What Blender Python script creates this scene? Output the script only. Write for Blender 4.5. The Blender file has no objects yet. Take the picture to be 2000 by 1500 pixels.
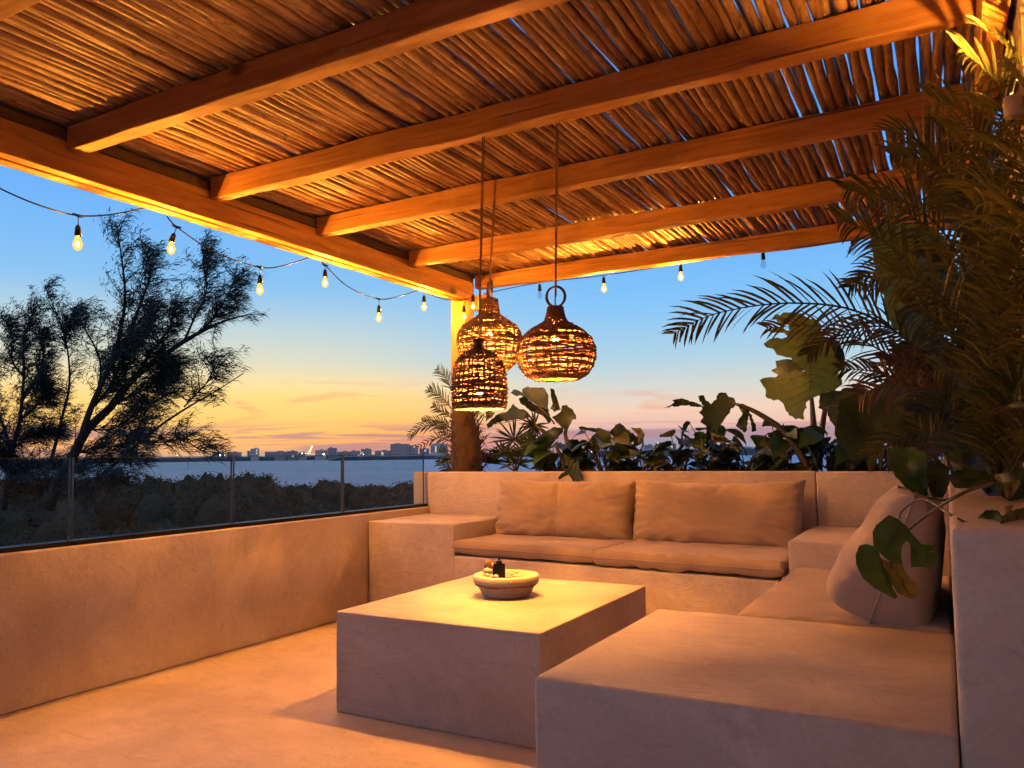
import bpy, bmesh, math, random
import numpy as np
from mathutils import Vector, Matrix, noise
from mathutils.geometry import delaunay_2d_cdt
random.seed(7)
RND = np.random.RandomState(11)
PI = math.pi
sc = bpy.context.scene
COL = sc.collection

# ------------------------------------------------------------------ camera
CF, CPITCH, CYAW, CROLL, CSH = 1534.722, 4.046, -28.879, 0.778, 29.493
CPOS = Vector((3.804, -5.427, 1.15))
cam = bpy.data.cameras.new('camera'); camo = bpy.data.objects.new('camera', cam); COL.objects.link(camo)
cam.sensor_width = 36.0; cam.lens = CF / 2000 * 36.0; cam.shift_y = CSH / 2000
cam.clip_start = 0.05; cam.clip_end = 30000
camo.matrix_world = (Matrix.Translation(CPOS) @ Matrix.Rotation(math.radians(-CYAW), 4, 'Z')
                     @ Matrix.Rotation(math.radians(90 + CPITCH), 4, 'X') @ Matrix.Rotation(math.radians(-CROLL), 4, 'Z'))
sc.camera = camo

# ------------------------------------------------------------------ exposure / render
sc.view_settings.view_transform = 'Standard'; sc.view_settings.look = 'None'
sc.view_settings.exposure = 0.2; sc.view_settings.gamma = 1.0; sc.view_settings.use_curve_mapping = False
sc.render.engine = 'CYCLES'
sc.cycles.use_denoising = True
sc.cycles.max_bounces = 7; sc.cycles.diffuse_bounces = 4; sc.cycles.glossy_bounces = 3
sc.cycles.transparent_max_bounces = 12; sc.cycles.transmission_bounces = 4
sc.cycles.sample_clamp_indirect = 3.0; sc.cycles.caustics_reflective = False; sc.cycles.caustics_refractive = False

def srgb(r, g, b):
    f = lambda c: ((c/255)/12.92 if c/255 <= .04045 else ((c/255+.055)/1.055)**2.4)
    return (f(r), f(g), f(b), 1.0)

# ------------------------------------------------------------------ node helper
class NT:
    def __init__(s, nt): s.nt = nt; s.n = nt.nodes; s.l = nt.links; s.n.clear()
    def node(s, t, **kw):
        n = s.n.new(t)
        for k, v in kw.items():
            if k == 'inp':
                for kk, vv in v.items():
                    if isinstance(vv, bpy.types.NodeSocket): s.l.new(vv, n.inputs[kk])
                    else: n.inputs[kk].default_value = vv
            else: setattr(n, k, v)
        return n
    def math(s, op, a, b=0.0, c=None, clamp=False):
        n = s.n.new('ShaderNodeMath'); n.operation = op; n.use_clamp = clamp
        for i, v in enumerate((a, b) if c is None else (a, b, c)):
            if isinstance(v, bpy.types.NodeSocket): s.l.new(v, n.inputs[i])
            else: n.inputs[i].default_value = v
        return n.outputs[0]
    def mix(s, f, a, b, blend='MIX'):
        n = s.n.new('ShaderNodeMix'); n.data_type = 'RGBA'; n.blend_type = blend; n.clamp_factor = True
        for i, v in ((0, f), (6, a), (7, b)):
            if isinstance(v, bpy.types.NodeSocket): s.l.new(v, n.inputs[i])
            else: n.inputs[i].default_value = v
        return n.outputs[2]
    def ramp(s, f, stops, interp='LINEAR'):
        n = s.n.new('ShaderNodeValToRGB'); n.color_ramp.interpolation = interp
        e = n.color_ramp.elements
        while len(e) < len(stops): e.new(0.5)
        for i, (p, c) in enumerate(stops): e[i].position = p; e[i].color = c if len(c) == 4 else (*c, 1)
        s.l.new(f, n.inputs[0]); return n.outputs[0]
    def noise(s, vec, scale, detail=4, rough=.55, dist=0.0):
        n = s.n.new('ShaderNodeTexNoise')
        n.inputs['Scale'].default_value = scale; n.inputs['Detail'].default_value = detail
        n.inputs['Roughness'].default_value = rough; n.inputs['Distortion'].default_value = dist
        if vec is not None: s.l.new(vec, n.inputs['Vector'])
        return n.outputs[0]
    def mapv(s, vec, scale=(1, 1, 1), loc=(0, 0, 0)):
        n = s.n.new('ShaderNodeMapping'); n.inputs['Scale'].default_value = scale; n.inputs['Location'].default_value = loc
        s.l.new(vec, n.inputs[0]); return n.outputs[0]

# ------------------------------------------------------------------ dusk sky (world)
w = bpy.data.worlds.new('World'); sc.world = w; w.use_nodes = True
N = NT(w.node_tree)
tc = N.node('ShaderNodeTexCoord'); sep = N.node('ShaderNodeSeparateXYZ'); N.l.new(tc.outputs['Generated'], sep.inputs[0])
X, Y, Z = sep.outputs
SUNAZ = math.radians(-28.879 - 24)           # glow of the sunset, left of the picture centre
sx, sy = math.sin(SUNAZ), math.cos(SUNAZ)
hor = N.math('SQRT', N.math('ADD', N.math('ADD', N.math('MULTIPLY', X, X), N.math('MULTIPLY', Y, Y)), 1e-5))
d = N.math('DIVIDE', N.math('ADD', N.math('MULTIPLY', X, sx), N.math('MULTIPLY', Y, sy)), hor)
zz = N.math('POWER', N.math('MAXIMUM', Z, 0.0), 0.5)          # more resolution near the horizon
P = lambda z: math.sqrt(max(z, 0))
A = N.ramp(zz, [(P(0), srgb(160,120,120)), (P(.006), srgb(206,132,112)), (P(.016), srgb(244,138,92)), (P(.030), srgb(252,164,84)), (P(.05), srgb(253,188,96)),
                (P(.075), srgb(251,204,128)), (P(.094), srgb(228,211,174)), (P(.115), srgb(196,206,202)), (P(.155), srgb(170,200,216)),
                (P(.21), srgb(132,186,230)), (P(.32), srgb(100,166,240)), (1.0, srgb(54,104,192))])
B = N.ramp(zz, [(P(0), srgb(136,134,150)), (P(.016), srgb(152,148,162)), (P(.028), srgb(168,158,170)), (P(.033), srgb(226,180,164)), (P(.055), srgb(232,200,176)),
                (P(.085), srgb(202,206,200)), (P(.12), srgb(168,200,216)), (P(.18), srgb(130,188,234)), (P(.29), srgb(92,164,240)), (1.0, srgb(54,104,192))])
Cc = N.ramp(zz, [(P(0), srgb(128,132,160)), (P(.08), srgb(160,166,200)), (P(.25), srgb(134,158,206)), (1.0, srgb(58,106,188))])
fAB = N.node('ShaderNodeMapRange', interpolation_type='SMOOTHSTEP', inp={'Value': d, 'From Min': .85, 'From Max': .99}).outputs[0]
fC = N.node('ShaderNodeMapRange', interpolation_type='SMOOTHSTEP', inp={'Value': d, 'From Min': -.3, 'From Max': .7}).outputs[0]
sky = N.mix(fC, Cc, N.mix(fAB, B, A))
# brighter, whiter towards the sunset glow
gl = N.node('ShaderNodeMapRange', interpolation_type='SMOOTHSTEP', inp={'Value': d, 'From Min': .93, 'From Max': 1.0}).outputs[0]
glz = N.node('ShaderNodeMapRange', interpolation_type='SMOOTHSTEP', inp={'Value': Z, 'From Min': .21, 'From Max': .07}).outputs[0]
sky = N.mix(N.math('MULTIPLY', N.math('MULTIPLY', gl, glz), .38), sky, srgb(255, 226, 136))
# streaks of thin cloud low over the water
vec = tc.outputs['Generated']
st = N.noise(N.mapv(vec, (2.2, 2.2, 62)), 1.6, 5, .6, .7)
st2 = N.noise(N.mapv(vec, (5, 5, 34), (3, 1, 0)), 1.3, 4, .55, 1.2)
band = N.node('ShaderNodeMapRange', interpolation_type='SMOOTHSTEP', inp={'Value': Z, 'From Min': .048, 'From Max': .028}).outputs[0]
band2 = N.node('ShaderNodeMapRange', interpolation_type='SMOOTHSTEP', inp={'Value': Z, 'From Min': .12, 'From Max': .05}).outputs[0]
m1 = N.node('ShaderNodeMapRange', interpolation_type='SMOOTHSTEP', inp={'Value': st, 'From Min': .45, 'From Max': .57}).outputs[0]
m2 = N.node('ShaderNodeMapRange', interpolation_type='SMOOTHSTEP', inp={'Value': st2, 'From Min': .54, 'From Max': .72}).outputs[0]
sky = N.mix(N.math('MULTIPLY', N.math('MULTIPLY', m1, band), .75), sky, srgb(176, 128, 134))
sky = N.mix(N.math('MULTIPLY', N.math('MULTIPLY', m2, band2), .5), sky, srgb(226, 150, 118))
below = N.node('ShaderNodeMapRange', inp={'Value': Z, 'From Min': -.002, 'From Max': -.03}).outputs[0]
sky = N.mix(below, sky, srgb(80, 78, 82))
bg = N.node('ShaderNodeBackground', inp={'Color': sky, 'Strength': 1.0}); wo = N.node('ShaderNodeOutputWorld'); N.l.new(bg.outputs[0], wo.inputs[0])

# ------------------------------------------------------------------ picture ray helpers (only used to find real positions)
def ray(u, v):
    a, p, r = map(math.radians, (CYAW, CPITCH, CROLL))
    fw = Vector((math.sin(a), math.cos(a), 0)); rt = Vector((math.cos(a), -math.sin(a), 0))
    x = (u - 1000) / CF; y = -(v - 750 - CSH) / CF
    x, y = x*math.cos(r) + y*math.sin(r), -x*math.sin(r) + y*math.cos(r)
    return rt*x + fw*(math.cos(p) - y*math.sin(p)) + Vector((0, 0, 1))*(math.sin(p) + y*math.cos(p))
def at(u, v, d): return CPOS + ray(u, v)*d
def aty(u, v, yy): r = ray(u, v); return CPOS + r*((yy - CPOS.y)/r.y)
def atx(u, v, xx): r = ray(u, v); return CPOS + r*((xx - CPOS.x)/r.x)

# ------------------------------------------------------------------ object helpers
def thing(o, label, cat, group=None):
    o['label'] = label; o['category'] = cat
    if group: o['group'] = group
    return o
def empty(name, label, cat, loc=(0, 0, 0), group=None):
    o = bpy.data.objects.new(name, None); COL.objects.link(o); o.location = loc; o.empty_display_size = .1
    return thing(o, label, cat, group)
def link(name, me, mat=None, parent=None, smooth=False):
    o = bpy.data.objects.new(name, me); COL.objects.link(o)
    if mat and not me.materials: me.materials.append(mat)
    if smooth:
        for p in me.polygons: p.use_smooth = True
    if parent:
        o.parent = parent
        o.matrix_parent_inverse = Matrix.Translation(-parent.location) if parent.parent is None else Matrix.Identity(4)
    return o
class MB:
    def __init__(s): s.v = []; s.f = []
    def add(s, v, f):
        b = len(s.v); s.v += [tuple(q) for q in v]; s.f += [tuple(i+b for i in q) for q in f]
    def box(s, lo, hi):
        x0, y0, z0 = lo; x1, y1, z1 = hi
        s.add([(x0,y0,z0),(x1,y0,z0),(x1,y1,z0),(x0,y1,z0),(x0,y0,z1),(x1,y0,z1),(x1,y1,z1),(x0,y1,z1)],
              [(0,3,2,1),(4,5,6,7),(0,1,5,4),(1,2,6,5),(2,3,7,6),(3,0,4,7)])
    def tube(s, pts, rad, sides=8, caps=True, closed=False):
        pts = [Vector(p) for p in pts]; n = len(pts)
        if not hasattr(rad, '__len__'): rad = [rad]*n
        up = None; rings = []
        for i, p in enumerate(pts):
            if closed: t = (pts[(i+1) % n] - pts[i-1])
            else: t = pts[min(i+1, n-1)] - pts[max(i-1, 0)]
            t = t.normalized() if t.length > 1e-9 else Vector((0, 0, 1))
            if up is None:
                up = Vector((0, 0, 1)) if abs(t.z) < .9 else Vector((1, 0, 0))
            a = up - t*up.dot(t); a.normalize(); b = t.cross(a); up = a
            rings.append([p + (a*math.cos(2*PI*k/sides) + b*math.sin(2*PI*k/sides))*rad[i] for k in range(sides)])
        v = [q for r in rings for q in r]; f = []
        for i in range(n if closed else n-1):
            j = (i+1) % n
            for k in range(sides):
                k2 = (k+1) % sides
                f.append((i*sides+k, i*sides+k2, j*sides+k2, j*sides+k))
        if caps and not closed:
            f.append(tuple(range(sides))[::-1]); f.append(tuple((n-1)*sides+k for k in range(sides)))
        s.add(v, f)
    def lathe(s, prof, n=24, c=(0, 0, 0)):
        v = []; f = []
        for r, z in prof:
            for k in range(n): v.append((c[0]+r*math.cos(2*PI*k/n), c[1]+r*math.sin(2*PI*k/n), c[2]+z))
        for i in range(len(prof)-1):
            for k in range(n):
                k2 = (k+1) % n; f.append((i*n+k, i*n+k2, (i+1)*n+k2, (i+1)*n+k))
        s.add(v, f)
    def mesh(s, name):
        me = bpy.data.meshes.new(name); me.from_pydata([tuple(q) for q in s.v], [], s.f); me.update(); return me
    def build(s, name, mat, parent=None, smooth=False): return link(name, s.mesh(name), mat, parent, smooth)
def bevel_mesh(me, w, seg=3):
    bm = bmesh.new(); bm.from_mesh(me)
    bmesh.ops.recalc_face_normals(bm, faces=bm.faces)
    ed = [e for e in bm.edges if len(e.link_faces) == 2 and e.calc_face_angle(0) > .5]
    bmesh.ops.bevel(bm, geom=ed, offset=w, segments=seg, profile=.5, affect='EDGES')
    bm.to_mesh(me); bm.free()
def prism(poly, z0, z1, w=.012, cuts=0):
    """block over a plan polygon"""
    m = MB(); n = len(poly)
    m.add([(x, y, z0) for x, y in poly] + [(x, y, z1) for x, y in poly],
          [tuple(range(n))[::-1], tuple(range(n, 2*n))] + [(i, (i+1) % n, n+(i+1) % n, n+i) for i in range(n)])
    me = m.mesh('block'); bevel_mesh(me, w)
    return me
def rectp(x0, y0, x1, y1): return [(x0, y0), (x1, y0), (x1, y1), (x0, y1)]

# ------------------------------------------------------------------ materials
def newmat(name):
    m = bpy.data.materials.new(name); m.use_nodes = True
    N = NT(m.node_tree); out = N.node('ShaderNodeOutputMaterial')
    return m, N, out
def princ(N, out, **inp):
    b = N.node('ShaderNodeBsdfPrincipled')
    for k, v in inp.items():
        k = k.replace('_', ' ')
        if isinstance(v, bpy.types.NodeSocket): N.l.new(v, b.inputs[k])
        else: b.inputs[k].default_value = v
    N.l.new(b.outputs[0], out.inputs[0]); return b
def bump(N, h, strength=.3, dist=.01):
    n = N.node('ShaderNodeBump', inp={'Height': h, 'Strength': strength, 'Distance': dist}); return n.outputs[0]
def worldpos(N): return N.node('ShaderNodeNewGeometry').outputs['Position']
def objpos(N): return N.node('ShaderNodeTexCoord').outputs['Object']

def concrete(name, tint=(1, 1, 1), rough=.62):
    m, N, out = newmat(name)
    P_ = worldpos(N); T = lambda r, g, b: (r*tint[0], g*tint[1], b*tint[2], 1)
    n1 = N.noise(P_, 1.3, 5, .62, .6); n2 = N.noise(P_, 4.2, 6, .68, 1.2); n3 = N.noise(P_, 60, 3, .65)
    tro = N.noise(N.mapv(P_, (1.4, 4.6, 3.8)), 2.6, 7, .72, 1.8); tr2 = N.noise(N.mapv(P_, (5.2, 1.8, 7.0), (4, 9, 2)), 2.2, 7, .75, 2.2)
    mr = lambda v, a, b, to=1.0: N.node('ShaderNodeMapRange', inp={'Value': v, 'From Min': a, 'From Max': b, 'To Max': to}).outputs[0]
    a = N.mix(mr(n1, .34, .66), T(.47, .37, .27), T(.74, .62, .48))
    a = N.mix(mr(n2, .40, .70, .6), a, T(.55, .44, .335))
    a = N.mix(mr(tro, .54, .74, .42), a, T(.30, .215, .16))
    a = N.mix(mr(tr2, .55, .74, .38), a, T(.72, .62, .52))
    a = N.mix(mr(n3, .45, .75, .22), a, T(.30, .235, .18))
    vo = N.node('ShaderNodeTexVoronoi', feature='DISTANCE_TO_EDGE', inp={'Scale': .75})
    wv = N.node('ShaderNodeVectorMath', operation='ADD'); N.l.new(P_, wv.inputs[0])
    nz = N.node('ShaderNodeTexNoise', inp={'Vector': P_, 'Scale': 3.0, 'Detail': 5.0}); sc2 = N.node('ShaderNodeVectorMath', operation='SCALE', inp={'Scale': .5}); N.l.new(nz.outputs[1], sc2.inputs[0]); N.l.new(sc2.outputs[0], wv.inputs[1]); N.l.new(wv.outputs[0], vo.inputs['Vector'])
    ck = N.math('MULTIPLY', mr(vo.outputs['Distance'], .0018, .0, 1.0), mr(N.noise(P_, .9, 2), .5, .6, 1.0))
    a = N.mix(N.math('MULTIPLY', ck, .22), a, T(.20, .14, .10))
    h = N.math('ADD', N.math('MULTIPLY', n2, .8), N.math('ADD', N.math('MULTIPLY', tro, 1.0), N.math('MULTIPLY', n3, .22)))
    h = N.math('SUBTRACT', h, N.math('MULTIPLY', ck, .4))
    r = N.node('ShaderNodeMapRange', inp={'Value': tro, 'To Min': rough-.16, 'To Max': rough+.16}).outputs[0]
    princ(N, out, Base_Color=a, Roughness=r, Normal=bump(N, h, .45, .018), **{'Specular IOR Level': .35})
    return m
M_CON = concrete('microcement')
M_FLOOR = concrete('floor_microcement', (1.12, 1.08, 1.02), .56)

def wood(name, axis, c0, c1, dark=.5):
    m, N, out = newmat(name)
    P_ = objpos(N); s = [16, 16, 16]; s[axis] = 1.1
    s2 = [5, 5, 5]; s2[axis] = .6
    g = N.noise(N.mapv(P_, tuple(s)), 1.6, 6, .65, .8); g2 = N.noise(N.mapv(P_, tuple(s2), (3, 7, 1)), 1.2, 4, .6, 1.2)
    bl = N.noise(N.mapv(P_, (1, 1, 1), (9, 2, 4)), 3.2, 4, .6, .6)
    chk = [60, 60, 60]; chk[axis] = .9
    ck = N.noise(N.mapv(P_, tuple(chk)), .9, 2, .5, .2)
    a = N.mix(N.node('ShaderNodeMapRange', inp={'Value': g, 'From Min': .3, 'From Max': .7}).outputs[0], c0, c1)
    a = N.mix(N.node('ShaderNodeMapRange', inp={'Value': g2, 'From Min': .5, 'From Max': .78, 'To Max': dark}).outputs[0], a, (c0[0]*.35, c0[1]*.33, c0[2]*.4, 1))
    a = N.mix(N.node('ShaderNodeMapRange', inp={'Value': bl, 'From Min': .58, 'From Max': .72, 'To Max': .5}).outputs[0], a, (c1[0]*.95, c1[1]*1.15, c1[2]*1.3, 1))
    ckm = N.node('ShaderNodeMapRange', inp={'Value': ck, 'From Min': .28, 'From Max': .33, 'To Min': 1.0, 'To Max': 0.0}).outputs[0]
    a = N.mix(N.math('MULTIPLY', ckm, .8), a, (.03, .015, .006, 1))
    ks = [2.6, 2.6, 2.6]; ks[axis] = 1.5
    kv = N.node('ShaderNodeTexVoronoi', inp={'Vector': N.mapv(P_, tuple(ks), (1.7, 2.3, .9)), 'Scale': 1.0}).outputs['Distance']
    kn = N.node('ShaderNodeMapRange', interpolation_type='SMOOTHSTEP', inp={'Value': kv, 'From Min': .13, 'From Max': .04}).outputs[0]
    a = N.mix(N.math('MULTIPLY', kn, .85), a, (.055, .022, .008, 1))
    h = N.math('SUBTRACT', N.math('MULTIPLY', g, .9), ckm)
    princ(N, out, Base_Color=a, Roughness=.58, Normal=bump(N, h, .35, .006))
    return m
W0, W1 = (.36, .145, .028, 1), (.70, .33, .08, 1)
M_WX = wood('stained_timber_x', 0, W0, W1); M_WY = wood('stained_timber_y', 1, W0, W1); M_WZ = wood('stained_timber_z', 2, W0, W1)
M_EDGESHADE = wood('edge_shade_brown', 1, (.05, .03, .018, 1), (.12, .07, .04, 1))  # dark brown that paints the shade on the poles along the left beam

def reedmat():
    m, N, out = newmat('reed_bark')
    P_ = objpos(N); oi = N.node('ShaderNodeObjectInfo').outputs['Random']
    off = N.node('ShaderNodeVectorMath', operation='ADD'); N.l.new(P_, off.inputs[0])
    cb = N.node('ShaderNodeCombineXYZ', inp={'Y': N.math('MULTIPLY', oi, 37.0)}); N.l.new(cb.outputs[0], off.inputs[1])
    V = off.outputs[0]
    g = N.noise(N.mapv(V, (26, 4, 26)), 1.3, 4, .6, .6); pa = N.noise(N.mapv(V, (9, 2.6, 9)), 1.5, 4, .65, 1.0); sp = N.noise(V, 70, 2, .6)
    base = N.mix(oi, (.30, .15, .06, 1), (.60, .36, .16, 1))
    a = N.mix(N.node('ShaderNodeMapRange', inp={'Value': g, 'From Min': .46, 'From Max': .72, 'To Max': .8}).outputs[0], base, (.125, .06, .028, 1))
    a = N.mix(N.node('ShaderNodeMapRange', inp={'Value': pa, 'From Min': .52, 'From Max': .66, 'To Max': .75}).outputs[0], a, (.60, .40, .21, 1))
    a = N.mix(N.node('ShaderNodeMapRange', inp={'Value': pa, 'From Min': .40, 'From Max': .33, 'To Max': .75}).outputs[0], a, (.06, .035, .02, 1))
    a = N.mix(N.node('ShaderNodeMapRange', inp={'Value': sp, 'From Min': .60, 'From Max': .72, 'To Max': .5}).outputs[0], a, (.05, .03, .018, 1))
    h = N.math('ADD', g, N.math('MULTIPLY', sp, .5))
    princ(N, out, Base_Color=a, Roughness=.46, Normal=bump(N, h, .7, .006)); return m
M_REED = reedmat()

def fabric(name, col):
    m, N, out = newmat(name)
    P_ = objpos(N)
    wv = N.node('ShaderNodeTexWave', inp={'Vector': P_, 'Scale': 190.0, 'Distortion': 1.5}).outputs[1]
    wv2 = N.node('ShaderNodeTexWave', bands_direction='Y', inp={'Vector': P_, 'Scale': 190.0, 'Distortion': 1.5}).outputs[1]
    n = N.noise(P_, 3.5, 5, .6, .4); n2 = N.noise(P_, 28, 4, .6, .8)
    a = N.mix(N.node('ShaderNodeMapRange', inp={'Value': n, 'From Min': .3, 'From Max': .7}).outputs[0], (col[0]*.84, col[1]*.82, col[2]*.8, 1), (col[0]*1.1, col[1]*1.1, col[2]*1.1, 1))
    h = N.math('ADD', N.math('MULTIPLY', N.math('ADD', wv, wv2), .12), N.math('MULTIPLY', n2, .9))
    princ(N, out, Base_Color=a, Roughness=.92, Normal=bump(N, h, .35, .006), **{'Sheen Weight': .25}); return m
M_FAB = fabric('taupe_canvas', (.47, .335, .195)); M_FAB2 = fabric('pale_canvas', (.50, .385, .28))

def leafmat(name, c0, c1, trans=.25, sc_=18):
    m, N, out = newmat(name)
    P_ = worldpos(N); oi = N.node('ShaderNodeObjectInfo').outputs['Random']
    n = N.noise(P_, sc_, 4, .6, .5); n2 = N.noise(P_, sc_*5, 3, .6)
    f = N.math('ADD', N.math('MULTIPLY', n, .9), N.math('MULTIPLY', oi, .3))
    a = N.mix(N.node('ShaderNodeMapRange', inp={'Value': f, 'From Min': .35, 'From Max': .8}).outputs[0], c0, c1)
    a = N.mix(N.node('ShaderNodeMapRange', inp={'Value': n2, 'From Min': .6, 'From Max': .75, 'To Max': .4}).outputs[0], a, (c0[0]*1.6, c0[1]*.9, c0[2], 1))
    b = N.node('ShaderNodeBsdfPrincipled', inp={'Base Color': a, 'Roughness': .48, 'Normal': bump(N, n2, .35, .003)})
    t = N.node('ShaderNodeBsdfTranslucent', inp={'Color': a}); mx = N.node('ShaderNodeMixShader', inp={0: trans})
    N.l.new(b.outputs[0], mx.inputs[1]); N.l.new(t.outputs[0], mx.inputs[2]); N.l.new(mx.outputs[0], out.inputs[0]); return m
M_LEAF = leafmat('big_leaf', (.06, .105, .016, 1), (.17, .24, .035, 1), .35)
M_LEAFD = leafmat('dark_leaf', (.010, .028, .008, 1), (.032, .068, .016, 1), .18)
M_LEAFG = leafmat('green_leaf', (.015, .055, .010, 1), (.045, .12, .018, 1), .2)
M_LEAFY = leafmat('yellowing_leaf', (.07, .075, .008, 1), (.16, .14, .02, 1), .2)
M_PALM = leafmat('palm_leaflet', (.028, .040, .007, 1), (.095, .095, .018, 1), .3, 6)
M_PALMLIT = leafmat('lamplit_palm_leaflet', (.06, .075, .010, 1), (.20, .19, .03, 1), .3, 6)  # lighter palm copy: lamp glow on the upper fronds put into the colour
M_DRY = leafmat('dry_leaf', (.07, .04, .012, 1), (.15, .09, .035, 1), .2, 8)
M_STEM = leafmat('stem', (.035, .035, .012, 1), (.09, .075, .022, 1), 0.0)
M_CAS = leafmat('casuarina_needles', (.018, .024, .012, 1), (.045, .05, .024, 1), .15, 1.2)
m, N, out = newmat('mangrove_leaves'); n_ = N.noise(worldpos(N), .5, 4); n2_ = N.noise(worldpos(N), 6, 2)
bs = N.node('ShaderNodeBsdfDiffuse', inp={'Color': N.mix(N.math('MULTIPLY', N.math('ADD', n_, n2_), .5), (.045, .038, .022, 1), (.19, .155, .085, 1))}); N.l.new(bs.outputs[0], out.inputs[0]); M_MANG = m

def simple(name, col, rough=.5, metal=0.0, **kw):
    m, N, out = newmat(name)
    n = N.noise(objpos(N), 14, 4, .6)
    a = N.mix(N.node('ShaderNodeMapRange', inp={'Value': n, 'From Min': .3, 'From Max': .7}).outputs[0], tuple(c*.82 for c in col[:3])+(1,), tuple(min(1, c*1.15) for c in col[:3])+(1,))
    princ(N, out, Base_Color=a, Roughness=rough, Metallic=metal, **kw); return m
def emit(name, col, s):
    m, N, out = newmat(name); e = N.node('ShaderNodeEmission', inp={'Color': col, 'Strength': s}); N.l.new(e.outputs[0], out.inputs[0]); return m
M_BLACK = simple('black_plastic', (.003, .003, .003), .35, **{'Specular IOR Level': .25})
M_TRUNK = simple('tree_bark', (.035, .028, .022), .9)
M_FIBRE = simple('palm_trunk_fibre', (.075, .045, .022), .95)
M_SOIL = simple('soil', (.035, .025, .018), .95)
M_STUCCO = concrete('warm_stucco', (1.15, 1.1, .95), .8)
M_ROPE = simple('jute_rope', (.33, .19, .09), .9)
M_WICK = simple('wicker_brown', (.19, .075, .028), .7)
M_WICKD = simple('wicker_dark', (.09, .036, .02), .8)
M_WICKL = simple('wicker_honey', (.25, .12, .045), .7)
M_RIM = simple('wicker_rim', (.5, .33, .16), .75)
WARM = (1.0, .385, .07, 1)
M_LAMP = emit('lamp_filament_glow', WARM, 14000.0)
M_SBULB = emit('string_bulb_filament', (1.0, .49, .10, 1), 30000.0)
M_WLAMP = emit('wall_lamp_glow', (1.0, .42, .07, 1), 34000.0)
def glowglass(name, col, s, tr=(1, .95, .85, 1)):
    m, N, out = newmat(name); e = N.node('ShaderNodeEmission', inp={'Color': col, 'Strength': s}); t = N.node('ShaderNodeBsdfTransparent', inp={'Color': tr})
    a_ = N.node('ShaderNodeAddShader'); N.l.new(e.outputs[0], a_.inputs[0]); N.l.new(t.outputs[0], a_.inputs[1]); N.l.new(a_.outputs[0], out.inputs[0]); return m
M_BGLOW = glowglass('warm_bulb_glass', (1.0, .46, .07, 1), 1.15, (.45, .34, .18, 1))
M_LGLOW = glowglass('warm_lantern_bulb_glass', (1.0, .5, .12, 1), .25)
M_CITY = emit('city_light', (1.0, .86, .6, 1), 6.0)
M_CITYY = emit('city_light_yellow', (1.0, .78, .35, 1), 3.0)
m, N, out = newmat('clear_bulb_glass')
g = N.node('ShaderNodeBsdfGlossy', inp={'Roughness': .05}); t = N.node('ShaderNodeBsdfTransparent', inp={'Color': (.9, .92, .95, 1)})
fr = N.node('ShaderNodeFresnel', inp={'IOR': 1.5}); mx = N.node('ShaderNodeMixShader'); N.l.new(N.math('MULTIPLY', N.math('ADD', fr.outputs[0], .12), N.math('SUBTRACT', 1.0, N.node('ShaderNodeNewGeometry').outputs['Backfacing'])), mx.inputs[0])
N.l.new(t.outputs[0], mx.inputs[1]); N.l.new(g.outputs[0], mx.inputs[2]); N.l.new(mx.outputs[0], out.inputs[0]); M_CLEAR = m
m, N, out = newmat('balustrade_glass')
g = N.node('ShaderNodeBsdfGlossy', inp={'Roughness': .02, 'Color': (.9, .95, .95, 1)}); t = N.node('ShaderNodeBsdfTransparent', inp={'Color': (.86, .90, .88, 1)})
fr = N.node('ShaderNodeFresnel', inp={'IOR': 1.35}); mx = N.node('ShaderNodeMixShader'); bf = N.node('ShaderNodeNewGeometry').outputs['Backfacing']; N.l.new(N.math('MULTIPLY', N.math('MULTIPLY', fr.outputs[0], 1.0), N.math('SUBTRACT', 1.0, bf)), mx.inputs[0])
N.l.new(t.outputs[0], mx.inputs[1]); N.l.new(g.outputs[0], mx.inputs[2]); N.l.new(mx.outputs[0], out.inputs[0]); M_GLASS = m
M_GEDGE = simple('glass_edge', (.10, .13, .12), .15)
M_BOWL = concrete('bowl_plaster', (1.25, 1.22, 1.05), .8)
M_BAND = simple('bowl_rope_band', (.30, .15, .06), .9)
M_SAND = simple('sand', (.5, .34, .17), .95)
M_SHELL = simple('shell', (.7, .62, .5), .6)
M_ROCK = simple('brown_stone', (.16, .09, .05), .85)

# ================================================================== SETTING: ground, water, far shore
GZ = -7.0
def struct(o): o['kind'] = 'structure'; return o
def stuff(o, label=None):
    o['kind'] = 'stuff'
    if label: o['label'] = label
    return o
m, N, out = newmat('lagoon_water')
P_ = worldpos(N)
n1 = N.noise(N.mapv(P_, (.22, .22, .22)), 1.0, 5, .6, .3); n2 = N.noise(N.mapv(P_, (.02, .02, .02)), 1.0, 4, .6, .8)
far = N.noise(N.mapv(P_, (.0035, .0035, .0035)), 1.0, 3, .5, 1.0)
a = N.mix(N.node('ShaderNodeMapRange', inp={'Value': far, 'From Min': .4, 'From Max': .6}).outputs[0], (.20, .28, .36, 1), (.28, .34, .40, 1))
princ(N, out, Base_Color=a, Roughness=.30, Normal=bump(N, N.math('ADD', n1, N.math('MULTIPLY', n2, 2.0)), 1.0, 2.2), **{'IOR': 1.33})
M_WATER = m
m_, N, out = newmat('marsh_ground'); n = N.noise(worldpos(N), .4, 4); princ(N, out, Base_Color=N.mix(n, (.03, .028, .018, 1), (.07, .06, .035, 1)), Roughness=.95); M_GROUND = m_
mb = MB(); mb.add([(-9000, -3000, GZ-.35), (9000, -3000, GZ-.35), (9000, 12000, GZ-.35), (-9000, 12000, GZ-.35)], [(0, 1, 2, 3)]); struct(mb.build('water', M_WATER))
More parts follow.
